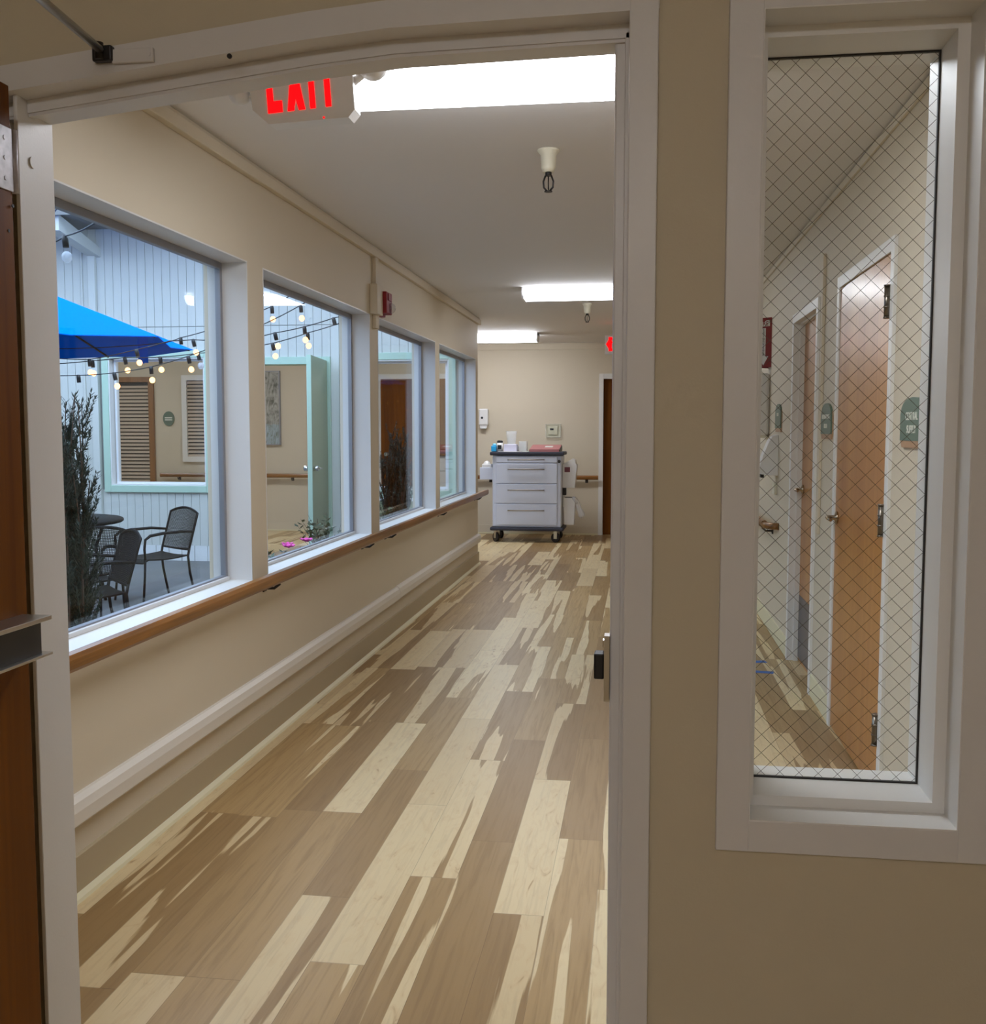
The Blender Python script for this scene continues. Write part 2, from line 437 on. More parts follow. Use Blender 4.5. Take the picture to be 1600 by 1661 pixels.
for i in range(n):
    for sg in (1, -1):
        # line x = q + sg*(z-Z0)
        q = (X0-H+i*s_) if sg == 1 else (X0+i*s_)
        pts = []
        for z in (Z0, Z1): pts.append((q+sg*(z-Z0), z))
        (xa, za), (xb, zb) = pts
        lo, hi = 0., 1.
        dx = xb-xa
        for lim, s2 in ((X0, 1), (X1, -1)):
            # s2*(xa+t*dx - lim) >= 0
            c0 = s2*(xa-lim); c1 = s2*dx
            if c1 > 0: lo = max(lo, -c0/c1)
            else: hi = min(hi, -c0/c1)
        if hi-lo < .002: continue
        p0 = (xa+lo*dx, yc+.003+sg*.0006, za+lo*H); p1 = (xa+hi*dx, yc+.003+sg*.0006, za+hi*H)
        m.tube([p0, p1], .00042, 4, cap=False, smooth=False)
m.build('wire_mesh', M_wire, pane)

# ------------------------------------------------------------------ corridor walls
wy = [(2.62, 4.477), (4.671, 6.588), (6.797, 8.754), (8.934, 10.95)]
SILL, HEAD = .775, 2.185
w = MB(); w.box(XO, XL, YB, YE, 0, SILL-.02); w.box(XO, XL, YB, YE, HEAD, ZC)
e = YB
for (p, q) in wy: w.box(XO, XL, e, p, SILL-.02, HEAD); e = q
w.box(XO, XL, e, YE, SILL-.02, HEAD)
struct('wall_left', w, M_wall, 'beige corridor wall with four large windows')
for i, (p, q) in enumerate(wy):
    wn = sthing('window_%d' % (i+1), 'large fixed window in the corridor wall onto the courtyard', (XL, (p+q)/2, SILL))
    m = MB(); m.box(XO+.03, XL+.014, p+.001, q-.001, SILL-.02, SILL, .004); m.build('sill', M_white, wn)
    m = MB(); m.box(XO+.02, XL+.002, p, p+.006, SILL, HEAD-.006); m.box(XO+.02, XL+.002, q-.006, q, SILL, HEAD-.006); m.box(XO+.02, XL+.002, p, q, HEAD-.006, HEAD)
    m.build('reveal', M_trim, wn)
    m = MB(); f0, f1 = XL-.137, XL-.112
    m.box(f0, f1, p+.006, p+.03, SILL, HEAD-.006, .002); m.box(f0, f1, q-.03, q-.006, SILL, HEAD-.006, .002)
    m.box(f0, f1, p+.03, q-.03, SILL, SILL+.022, .002)
    m.box(f0, f1, p+.03, q-.03, HEAD-.035, HEAD-.006, .002)
    m.build('frame', M_alu, wn)
    m = MB(); m.box(f1-.001, f1+.014, p+.02, q-.02, SILL, SILL+.016, .002)
    m.build('stop', M_trim, wn)
    m = MB(); m.box(-1.847, -1.841, p+.022, q-.022, SILL+.015, HEAD-.028); m.build('pane', M_glass, wn)
m = MB(); m.box(XL-.002, XL+.014, YB, YE, 0, .135, .003); struct('baseboard_left', m, M_base)
m = MB(); m.prism([(XL+.013, 0), (XL+.034, 0), (XL+.030, .010), (XL+.013, .022)], YB, YE, 'y'); struct('trim_2', m, M_shoe)
# cream corner cap at the wall end
# wall guard
def guard(y0, y1, dz):
    m = MB(); P = [(XL, .236), (XL+.022, .232), (XL+.034, .244), (XL+.036, .285), (XL+.030, .312), (XL+.014, .326), (XL, .326)]
    m.prism([(x, z+dz) for x, z in P], y0, y1, 'y'); return m
t = thing('wall_guard', 'white vinyl bumper rail low along the corridor wall under the windows', 'bumper rail', (XL+.02, 6.5, .28))
guard(YB+.02, 7.25, 0).build('rail', M_bump, t)
guard(7.253, YE-.01, .004).build('rail', M_bump, t)

# raceway along the ceiling and the drop to the strobe
t = thing('wall_raceway', 'beige surface raceway along the top of the corridor wall with drop', 'cable raceway', (XL+.02, 6.6, 2.58))
m = MB(); m.box(XL, XL+.034, YB+.02, 4.62, 2.548, 2.600, .004); m.build('channel', M_wall, t)
m = MB(); m.box(XL, XL+.030, 4.622, YE+.05, 2.552, 2.602, .004); m.build('channel', M_wall, t)
m = MB(); m.box(XL, XL+.026, 6.665, 6.742, 2.10, 2.552, .003); m.build('drop', M_wall, t)
m = MB(); m.box(XL, XL+.05, 6.60, 6.745, 2.185, 2.375, .004); m.build('back_box', M_wall, t)
m = MB()
m.box(XL, XL+.018, YB+.02, YE+.05, 2.607, ZC, .002); struct('trim_3', m, M_wall)
t = thing('fire_strobe', 'dark red fire alarm strobe with clear lens on the corridor wall', 'fire alarm', (XL, 6.82, 2.29))
m = MB(); m.box(XL, XL+.075, 6.748, 6.90, 2.205, 2.345, .006); m.box(XL, XL+.03, 6.75, 6.9, 2.19, 2.215, .004); m.build('housing', M_red, t)
m = MB(); m.lathe((XL+.075, 6.85, 2.245), [(.034, 0), (.034, .012), (.026, .026), (.012, .034), (1e-6, .036)], 18, Matrix.Rotation(PI/2, 3, 'Y')); m.build('lens', M_lens, t)
m = MB(); m.box(XL+.075, XL+.081, 6.78, 6.87, 2.29, 2.335, .002); m.build('speaker_grille', M_red, t)

# handrail on the left wall
def rail_prof(): return [(-.018, -.026), (.010, -.028), (.019, -.016), (.021, .012), (.014, .026), (-.006, .030), (-.018, .022)]
t = thing('handrail', 'oak handrail along the corridor wall below the windows', 'handrail', (XL+.08, 6.6, .77))
m = MB(); m.prism([(XL+.082+x, .772+z) for x, z in rail_prof()], YB+.03, YE+.10, 'y'); m.build('rail', M_rail, t)
m = MB(); m.box(XL+.062, XL+.10, YE+.10, YE+.135, .746, .80, .012); m.build('end_cap', M_rail, t)
for y in (2.45, 4.62, 6.35, 6.95, 8.85, 10.85):
    m = MB(); m.box(XL, XL+.008, y-.02, y+.02, .70, .745, .002); m.tube([(XL+.006, y, .715), (XL+.05, y, .716), (XL+.078, y, .738)], .007, 8)
    m.build('bracket', M_dark, t)

# right wall with two door openings
D1 = (4.17, 5.21); D2 = (5.86, 6.70); DT = 2.12
w = MB(); w.box(XR, XR+.2, YB, D1[0], 0, ZC); w.box(XR, XR+.2, D1[1], D2[0], 0, ZC); w.box(XR, XR+.2, D2[1], Y1, 0, ZC)
w.box(XR, XR+.2, D1[0], D1[1], DT, ZC); w.box(XR, XR+.2, D2[0], D2[1], DT-.02, ZC)
struct('wall_right', w, M_wall, 'cream corridor wall seen through the wired window')
def lever(parent, y, z, x, toward=-1, mat=None):
    m = MB(); mm = mat or M_brass
    m.lathe((x, y, z), [(.030, 0), (.030, .008), (.012, .014), (.012, .05), (1e-6, .052)], 16, Matrix.Rotation(-PI/2, 3, 'Y'))
    m.tube([(x-.045, y, z), (x-.05, y+.02*toward, z+.002), (x-.05, y+.11*toward, z-.004)], [.010, .010, .007], 10)
    return m.build('door_handle', mm, parent)
def hinge(parent, y, z, x, sgn):
    m = MB(); m.cyl((x-.014, y-.004, z-.06), (x-.014, y-.004, z+.06), .0125, 12); m.box(x-.006, x+.002, y, y+sgn*.048, z-.055, z+.055, .001)
    for q in (-.06, -.02, .02, .06): m.cyl((x-.014, y-.004, z+q-.003), (x-.014, y-.004, z+q+.003), .0145, 12)
    return m.build('hinge', M_nickel, parent)
def door_r(name, y0, y1, zt, xs, label, casing=True):
    d = sthing(name, label, (XR, (y0+y1)/2, 0))
    m = MB(); m.box(xs, xs+.045, y0+.006, y1-.006, .008, zt-.007, .002); m.build('door_leaf', M_door, d)
    m = MB()
    m.box(XR-.014, XR+.16, y0-.05, y0+.004, 0, zt+.05, .003); m.box(XR-.014, XR+.16, y1-.004, y1+.05, 0, zt+.05, .003); m.box(XR-.0135, XR+.16, y0, y1, zt-.004, zt+.05, .003)
    if xs > XR+.03:
        m.box(xs-.03, xs, y0, y0+.014, 0, zt); m.box(xs-.03, xs, y1-.014, y1, 0, zt); m.box(xs-.03, xs, y0, y1, zt-.014, zt)
    m.build('door_frame', M_white, d)
    return d
d = door_r('door_2', D1[0], D1[1], DT, XR-.006, 'maple door with lever and three hinges behind the wired window, nearest')
lever(d, 5.15, 1.03, XR-.006)
for z in (1.93, 1.10, .28): hinge(d, D1[0]+.012, z, XR-.006, 1)
d = door_r('door_3', D2[0], D2[1], DT-.02, XR+.055, 'recessed maple door with grey kick plate past the nearer maple door')
lever(d, 6.62, 1.08, XR+.055)
m = MB(); m.box(XR+.052, XR+.056, D2[0]+.02, D2[1]-.02, .03, .42); m.build('kick_plate', M_kick, d)
m = MB(); m.box(XR+.05, XR+.056, 5.95, 6.0, 1.58, 1.64, .002); m.build('room_plate', M_signwood, d)
m = MB()
for a, b in ((YB, D1[0]-.05), (D1[1]+.05, D2[0]-.05), (D2[1]+.05, Y1)): m.box(XR-.010, XR+.002, a, b, 0, .12, .003)
struct('baseboard_right', m, M_shoe)
m = MB(); m.box(XR-.014, XR, YB, Y1, 2.575, 2.61, .003); struct('trim_4', m, M_wall)
m = MB(); m.box(XR-.016, XR, 5.66, 5.70, 1.95, 2.35, .003); m.box(XR-.016, XR, 5.66, 5.70, 0.9, 1.95, .003)
struct('trim_5', m, M_wall)

# end wall and the cross corridor
w = MB(); EX0, EX1, EZ = -.50, .44, 2.13
w.box(-9.2, EX0, Y1, Y1+.15, 0, ZC); w.box(EX1, XR+.2, Y1, Y1+.15, 0, ZC); w.box(EX0, EX1, Y1, Y1+.15, EZ, ZC)
struct('wall_end', w, M_wall, 'cream wall at the far end of the corridor')
m = MB(); m.box(-9.2, XR, Y1-.018, Y1, 2.53, ZC-.015, .004); struct('trim_6', m, M_wall)
m = MB(); m.box(-9.2, EX0-.06, Y1-.012, Y1, 0, .12, .003); struct('baseboard_end', m, M_wall)
m = MB(); m.box(-9.2, EX0-.06, Y1-.022, Y1-.010, 0, .018, .002); struct('trim_7', m, M_shoe)
d = sthing('door_4', 'dark wooden door at the end of the corridor, right of the cart', (-.03, Y1, 0))
m = MB(); m.box(EX0-.01, EX1+.01, Y1+.07, Y1+.115, .0, EZ+.01); m.build('door_leaf', M_darkdoor, d)
m = MB(); m.box(EX0-.06, EX0, Y1-.016, Y1+.13, 0, EZ+.07, .003); m.box(EX1, EX1+.06, Y1-.016, Y1+.13, 0, EZ+.07, .003); m.box(EX0, EX1, Y1-.016, Y1+.13, EZ, EZ+.07, .003)
m.build('door_frame', M_white, d)
w = MB(); w.box(-9.3, -9.2, YX, Y1+.15, 0, ZC); struct('wall_cross_end', w, M_wall)
w = MB(); w.box(XR+.34, XR+.36, YB, D2[1]+.3, 0, ZC); struct('wall_outer_right', w, M_wall)
# ------------------------------------------------------------------ courtyard
GZ = 0.0
m = MB(); m.box(-8.6, XO, .3, YX, -.15, GZ); struct('ground_courtyard', m, M_conc, 'grey concrete courtyard floor')
# far wing: wall with window A, open doorway B, window C
WA = (-5.80, -4.69, .83, 2.225); DB = (-4.32, -3.35, .0, 2.15); WC = (-3.10, -1.997, .80, 2.18)
WT = 3.62
holes = [WA, DB, WC]
w = MB(); xs = sorted({-9.2, XO, WA[0], WA[1], DB[0], DB[1], WC[0], WC[1]})
def wall_with_holes(m, x0, x1, y0, y1, z0, z1, holes):
    e = x0
    for (a, b, c_, d_) in sorted(holes):
        m.box(e, a, y0, y1, z0, z1)
        if c_ > z0: m.box(a, b, y0, y1, z0, c_)
        m.box(a, b, y0, y1, d_, z1); e = b
    m.box(e, x1, y0, y1, z0, z1)
wall_with_holes(w, -9.2, XO, YX+.014, YE-.012, 0, ZC, holes); w.box(-9.2, XO, YX+.014, YE-.012, ZC, WT)
w.box(XO, XR+.2, YX+.05, YE, ZC+.15, WT)
struct('wall_courtyard', w, M_groove, 'siding wall across the courtyard')
w = MB(); wall_with_holes(w, -9.2, XO, YE-.012, YE, 0, ZC, holes); struct('wall_cross', w, M_wall)
def siding(m, x0, x1, y, z0, z1, holes, pitch=.094, gap=.0045, th=.014):
    x = x0
    while x < x1-.001:
        b = min(x+pitch-gap, x1)
        segs = [(z0, z1)]
        for (ha, hb, hc, hd) in holes:
            if b > ha and x < hb:
                ns = []
                for s0, s1 in segs:
                    if hc <= s0 and hd >= s1: continue
                    if hc > s0: ns.append((s0, min(s1, hc)))
                    if hd < s1: ns.append((max(s0, hd), s1))
                segs = ns
        for s0, s1 in segs:
            if s1-s0 > .002: m.box(x, b, y, y+th, s0, s1)
        x += pitch
sh = [(a-.06, b+.06, max(0, c_-.05) if c_ > .1 else 0, d_+.06) for a, b, c_, d_ in holes]
m = MB(); siding(m, -9.2, XO, YX, .17, 2.555, sh); siding(m, -9.2, XO, YX, 2.562, WT, [])
struct('siding_courtyard', m, M_siding, 'pale vertical board siding across the courtyard')
m = MB()
x = -9.2
while x < XO-.01:
    if not (DB[0]-.1 < x < DB[1]+.05): m.box(x+.003, x+.147, YX-.008, YX+.014, GZ, .168, .002)
    x += .15
struct('trim_8', m, M_tile, 'row of white tiles along the foot of the courtyard wall')
# left wing wall of the courtyard, near wall, eaves
m = MB(); m.box(-8.6, -8.5, .3, YX, 0, WT)
y = .35
while y < YX-.2: m.box(-8.5, -8.488, y, y+.14, GZ, WT-.01); y += .15
struct('wall_courtyard_left', m, M_soffit)
m = MB(); m.box(-8.5, -2.6, .2, .3, 0, WT); struct('wall_courtyard_near', m, M_soffit)
m = MB(); m.box(-9.2, -2.2, YX-.85, YX+.2, WT, WT+.10); m.box(-9.2, -2.2, YX-.88, YX-.85, WT-.02, WT+.14)
struct('eave_courtyard', m, M_soffit, 'grey roof overhang above the courtyard siding')
# corner board and outrigger beam
m = MB(); m.box(-5.99, -5.91, YX-.05, YX, .17, 3.38, .004); m.box(-6.09, -6.07, YX-.02, YX, .17, 3.38)
struct('trim_9', m, M_siding, 'vertical corner board on the courtyard siding')
m = MB(); m.prism([(YX, 3.32), (YX, 3.42), (YX-.82, 3.62), (YX-.82, 3.46)], -5.99, -5.86, 'x')
struct('beam_courtyard', m, M_siding, 'sloping roof bracket beam at the top of the courtyard wall')
# outer face of our own corridor wall above / below windows
m = MB(); y = YB
so = [(p-.02, q+.02, SILL-.04, HEAD+.02) for p, q in wy]
while y < YE-.2:
    segs = [(GZ, ZC+.3)]
    for (p, q, c_, d_) in so:
        if y+.087 > p and y < q: segs = [(GZ, c_), (d_, ZC+.3)]
    for s0, s1 in segs: m.box(XO-.014, XO-.0005, y, y+.087, s0, s1)
    y += .094
struct('siding_corridor', m, M_siding)

# window A and C units
def far_window(name, wd, label, mull=None):
    a, b, c_, d_ = wd
    wn = sthing(name, label, ((a+b)/2, YX, c_))
    m = MB(); k = .075
    m.box(a-k, a, YX-.03, YX+.05, c_-k, d_+k, .004); m.box(b, b+k, YX-.03, YX+.05, c_-k, d_+k, .004)
    m.box(a, b, YX-.03, YX+.05, c_-k, c_, .004); m.box(a, b, YX-.03, YX+.05, d_, d_+k, .004)
    m.build('casing', M_green, wn)
    m = MB(); ring(m, a+.014, b-.014, c_+.014, d_-.014, .014, YX-.02, YE+.01); m.build('reveal', M_white, wn)
    m = MB(); ring(m, a+.05, b-.05, c_+.036, d_-.036, .022, YX+.06, YX+.10); m.build('frame', M_fix, wn)
    m = MB(); m.box(a+.03, b-.03, YX+.078, YX+.084, c_+.03, d_-.03); m.build('pane', M_glass, wn)
    m = MB(); m.box(a-.02, b+.02, YE, YE+.05, c_-.025, c_+.004, .004); m.build('sill', M_railx, wn)
    return wn
far_window('window_6', WA, 'green-framed window across the courtyard with louvres behind it')
far_window('window_7', WC, 'green-framed window across the courtyard beside the open green door')
# door B: green frame and open green leaf
d = sthing('door_5', 'green door standing open into the courtyard', (DB[1], YX, GZ))
m = MB(); a, b, _, z1 = DB; k = .07
m.box(a-k, a+.02, YX-.03, YE+.01, 0, z1+k, .004); m.box(b-.02, b+k, YX-.03, YE+.01, 0, z1+k, .004); m.box(a+.02, b-.02, YX-.03, YE+.01, z1-.01, z1+k, .004)
m.build('door_frame', M_green, d)
lf = sthing('door_leaf', None, (0, 0, 0)); lf.parent = d
del lf['kind']
Mleaf = Matrix.Translation((-3.372, YX-.035, 0)) @ Matrix.Rotation(math.radians(-81), 4, 'Z')
# leaf built along -x from the hinge at origin; closed at 0, swung outward by 81 degrees
Mleaf = Matrix.Translation((-3.355, YX-.04, 0)) @ Matrix.Rotation(math.radians(97), 4, 'Z')
m = MB(); m.box(-.90, -.004, -.045, 0, GZ+.02, 2.175, .003)
bpy.data.objects.remove(lf)
m.build('door_leaf', M_gdoor, d, xf=Mleaf)
m = MB(); m.box(-.903, -.899, -.045, 0, GZ+.02, 2.175); m.build('door_edge', M_green, d, xf=Mleaf)
m = MB()
for s_, y0 in ((1, 0.), (-1, -.045)):
    m.cyl((-.83, y0, 1.06), (-.83, y0+s_*.05, 1.06), .026, 14); m.tube([(-.83, y0+s_*.05, 1.06), (-.80, y0+s_*.055, 1.06), (-.70, y0+s_*.055, 1.055)], .011, 8)
m.build('door_handle', M_chrome, d, xf=Mleaf)
for z in (1.85, 1.10, .30):
    m = MB(); m.cyl((.004, -.02, z-.06), (.004, -.02, z+.06), .010, 10); m.box(-.02, .02, -.008, -.002, z-.055, z+.055)
    m.build('hinge', M_dark, d, xf=Mleaf)

# ---- things in the cross corridor seen through those openings
t = thing('wall_art', 'tall grey and green painting of bare trees over water seen through the green doorway', 'painting', (-5.35, Y1-.02, 1.74))
A = Mat('painting_canvas')
tc = A.n('TexCoord').outputs['Object']; sp = A.n('SeparateXYZ', ins={0: tc})
nz = A.n('TexNoise', ins={'Vector': A.n('Mapping', ins={'Vector': tc, 'Scale': (9, 1, 3)}).outputs[0], 'Scale': 1.6, 'Detail': 8., 'Distortion': 2.5}).outputs['Fac']
nz2 = A.n('TexNoise', ins={'Vector': tc, 'Scale': 14., 'Detail': 6.}).outputs['Fac']
up = A.ramp(A.math('ADD', A.math('MULTIPLY', nz, .6), A.math('MULTIPLY', nz2, .4)), [(.40, lin((84, 88, 80))), (.5, lin((150, 150, 142))), (.62, lin((176, 174, 166)))])
lo = A.ramp(nz, [(.3, lin((96, 104, 72))), (.5, lin((150, 166, 172))), (.75, lin((170, 186, 196)))])
fz = A.math('GREATER_THAN', A.math('ADD', sp.outputs[2], A.math('MULTIPLY', nz2, .1)), -.17)
cA = A.mix(fz, lo, up)
M_art = A.done(A.n('BsdfPrincipled', ins={'Base Color': cA, 'Roughness': .6}).outputs[0])
m = MB(); m.box(-5.62, -5.075, Y1-.035, Y1-.008, 1.235, 2.26, .003); m.build('canvas', M_art, t)
m = MB(); ring(m, -5.618, -5.077, 1.237, 2.258, .014, Y1-.045, Y1); m.build('frame', M_alu, t)
def erail(name, x0, x1, label, br):
    t = thing(name, label, 'handrail', ((x0+x1)/2, Y1-.08, .79))
    m = MB(); m.prism([(Y1-.082-x, .79+z) for x, z in rail_prof()], x0, x1, 'x'); m.build('rail', M_railx, t)
    for x in br:
        m = MB(); m.box(x-.02, x+.02, Y1-.008, Y1, .715, .76, .002); m.tube([(x, Y1-.006, .73), (x, Y1-.05, .731), (x, Y1-.078, .754)], .007, 8); m.build('bracket', M_dark, t)
    return t
erail('handrail', -6.86, -3.72, 'oak handrail on the wall seen through the open green doorway', (-6.6, -5.6, -4.9, -4.05))
erail('handrail', -2.30, -.56, 'oak handrail on the end wall running behind the white cart', (-2.05, -.72, -1.4))
# louvred door and shutter behind window A
def louvre(name, x0, x1, z0, z1, mat, label, cat, solid=0.):
    t = thing(name, label, cat, ((x0+x1)/2, Y1-.03, z0))
    m = MB(); k = .075
    m.box(x0, x0+k, Y1-.045, Y1-.002, z0, z1); m.box(x1-k, x1, Y1-.045, Y1-.002, z0, z1)
    m.box(x0+k, x1-k, Y1-.045, Y1-.002, z1-k, z1); m.box(x0+k, x1-k, Y1-.045, Y1-.002, z0, z0+k+solid)
    m.build('frame', mat, t)
    m = MB(); z = z0+k+solid+.02
    while z < z1-k-.02:
        m.add([(x0+k, Y1-.042, z-.018), (x1-k, Y1-.042, z-.018), (x1-k, Y1-.036, z-.018), (x0+k, Y1-.036, z-.018),
               (x0+k, Y1-.014, z+.018), (x1-k, Y1-.014, z+.018), (x1-k, Y1-.008, z+.018), (x0+k, Y1-.008, z+.018)],
              [(0, 1, 2, 3), (4, 5, 6, 7), (0, 1, 5, 4), (3, 2, 6, 7), (0, 3, 7, 4), (1, 2, 6, 5)]); z += .052
    m.build('louvre_panel', paint('louvre_slats', (196, 178, 158), .5), t)
    m = MB(); m.box(x0+k, x1-k, Y1-.006, Y1-.002, z0+k, z1-k); m.build('backing', M_dark, t)
    return t
M_cross_door = wood('old_maple_door', (126, 84, 44), (150, 104, 58), axis=2, rough=.4, scale=.5)
louvre('louvred_door', -7.66, -6.96, .01, 2.20, M_cross_door, 'brown wooden door with white louvre slats behind the courtyard window', 'door', .60)
louvre('louvre_shutter', -6.53, -5.93, .98, 2.22, M_white, 'pale louvred shutter on the wall right of the brown louvred door', 'shutter')
# brown door and cabinet behind window C
d = sthing('door_6', 'brown wooden door with lever behind the second courtyard window', (-3.15, Y1, 0))
m = MB(); m.box(-3.60, -2.50, Y1-.03, Y1-.001, .01, 2.145); m.build('door_leaf', M_darkdoor, d)
m = MB(); m.box(-3.67, -3.60, Y1-.035, Y1, 0, 2.215, .003); m.box(-2.50, -2.43, Y1-.035, Y1, 0, 2.215, .003); m.box(-3.60, -2.50, Y1-.035, Y1, 2.145, 2.215, .003); m.build('door_frame', M_white, d)
m = MB(); m.cyl((-3.52, Y1-.03, 1.10), (-3.52, Y1-.08, 1.10), .028, 14); m.tube([(-3.52, Y1-.08, 1.10), (-3.49, Y1-.085, 1.10), (-3.39, Y1-.085, 1.095)], .011, 8); m.build('door_handle', M_chrome, d)
t = thing('supply_cabinet', 'beige drawer cabinet with wooden top seen through the farthest corridor window', 'cabinet', (-2.62, 14.0, 0))
m = MB(); m.box(-2.80, -2.35, 13.85, 14.34, .03, 1.09, .004); m.build('body', M_cab, t)
m = MB(); m.box(-2.82, -2.33, 13.82, 14.35, 1.09, 1.12, .004); m.build('top', M_cross_door, t)
z = .98
for h in (.10, .36, .30, .22):
    if z-h < .03: h = z-.04
    m = MB(); m.box(-2.785, -2.365, 13.838, 13.85, z-h+.012, z+.08 if h == .10 else z, .003); dr = m.build('drawer', M_cab, t)
    m = MB(); m.ball((-2.44, 13.828, z-h/2+.02), .014, 10); m.build('knob', M_dark, dr)
    z -= h
tag(MB().box(-2.76, -2.50, 13.95, 14.2, 1.1205, 1.16, .004).build('folder', paint('rose_folder', (150, 96, 92), .6)), 'rose folder lying on the beige drawer cabinet behind the farthest window', 'folder')
# far sign behind window A
def arch(w, h, n=10, sh=.62):
    """arched plaque outline, width w, height h, base at 0"""
    P = [(-w/2, 0), (w/2, 0), (w/2, h*sh)]
    for i in range(1, n): 
        a = PI*i/n; P.append((w/2*math.cos(a)*.96, h*sh+(h*(1-sh))*math.sin(a)**.8))
    P.append((-w/2, h*sh)); return P
t = thing('room_sign', 'small oval grey sign on the wall behind the courtyard window', 'sign', (-6.74, Y1-.01, 1.60))
m = MB(); m.prism([(-6.745+.085*math.cos(a*PI/12), 1.60+.105*math.sin(a*PI/12)) for a in range(24)], Y1-.018, Y1, 'y'); m.build('plaque', M_sign, t)
m = MB(); m.box(-6.80, -6.69, Y1-.0195, Y1-.018, 1.605, 1.62); m.box(-6.80, -6.69, Y1-.0195, Y1-.018, 1.575, 1.59); m.build('lettering', M_letter, t)

# ---- umbrella
UC = Vector((-4.98, 7.28, 0)); UR = 1.649; RIM = 2.10; APX = 2.70
t = thing('patio_umbrella', 'blue canvas patio umbrella open in the courtyard', 'umbrella', (UC.x, UC.y, GZ))
ang = [math.radians(-9.2+45*i) for i in range(8)]
m = MB(); vs = []; fs = []
NS = 6
for layer, dz in ((0, 0), (1, -.006)):
    vs.append((UC.x, UC.y, APX+dz))
    for j in range(1, NS+1):
        u = j/NS
        for i in range(16):
            if i % 2 == 0: p = Vector((math.cos(ang[i//2]), math.sin(ang[i//2])))*UR*u; sag = 0
            else:
                p = (Vector((math.cos(ang[i//2]), math.sin(ang[i//2])))+Vector((math.cos(ang[(i//2+1) % 8]), math.sin(ang[(i//2+1) % 8]))))*.5*UR*u
                p *= 1-.03*u*u; sag = .03*u
            vs.append((UC.x+p.x, UC.y+p.y, APX-(APX-RIM)*u+dz-sag+.05*math.sin(PI*u)*.0))
B = 1+16*NS
for L in (0, 1):
    o = L*B
    for i in range(16): fs.append((o, o+1+i, o+1+(i+1) % 16))
    for j in range(NS-1):
        for i in range(16): fs.append((o+1+16*j+i, o+1+16*j+(i+1) % 16, o+1+16*(j+1)+(i+1) % 16, o+1+16*(j+1)+i))
for i in range(16):
    a = 1+16*(NS-1)+i; b = 1+16*(NS-1)+(i+1) % 16; fs.append((a, b, B+b, B+a))
m.add(vs, fs); m.build('canopy', M_blue, t)
m = MB(); m.lathe((UC.x, UC.y, 0), [(.22, GZ), (.22, GZ+.05), (.06, GZ+.09), (.03, GZ+.12), (.03, GZ+.40)], 20); m.build('base', M_dark, t)
m = MB(); m.cyl((UC.x, UC.y, GZ+.1), (UC.x, UC.y, APX-.01), .02, 12); m.ball((UC.x, UC.y, APX+.03), .035, 12); m.build('pole', M_bronze, t)
for a in ang:
    m = MB(); c_, s_ = math.cos(a), math.sin(a)
    m.tube([(UC.x+c_*.05, UC.y+s_*.05, APX-.045), (UC.x+c_*UR*.985, UC.y+s_*UR*.985, RIM-.008)], .008, 6)
    m.tube([(UC.x+c_*.03, UC.y+s_*.03, APX-.55), (UC.x+c_*UR*.5, UC.y+s_*UR*.5, (APX+RIM)/2-.02)], .006, 6)
    m.build('rib', M_bronze, t)
for (fx_, fy_) in ((-3.80, 7.72), (-3.86, 7.78)):
    m = MB(); m.box(fx_-.025, fx_+.025, fy_-.003, fy_+.003, 1.96, 2.19); m.build('tie_strap', M_blue, t)

# ---- table and chairs
t = thing('patio_table', 'round dark metal patio table behind the chairs in the courtyard', 'table', (-4.82, 7.95, GZ))
m = MB(); m.lathe((-4.82, 7.95, 0), [(1e-6, .682), (.60, .682), (.612, .690), (.612, .708), (.60, .715), (1e-6, .712)], 40); m.build('tabletop', M_bronze, t)
m = MB(); m.tube([(-4.82+.45*math.cos(a), 7.95+.45*math.sin(a), .66) for a in [i*PI/12 for i in range(25)]], .012, 8); m.build('ring_brace', M_bronze, t)
for i in range(4):
    a = PI/4+i*PI/2; c_, s_ = math.cos(a), math.sin(a)
    m = MB(); m.tube([(-4.82+.48*c_, 7.95+.48*s_, .684), (-4.82+.40*c_, 7.95+.40*s_, .45), (-4.82+.47*c_, 7.95+.47*s_, GZ)], .014, 8); m.build('leg', M_bronze, t)

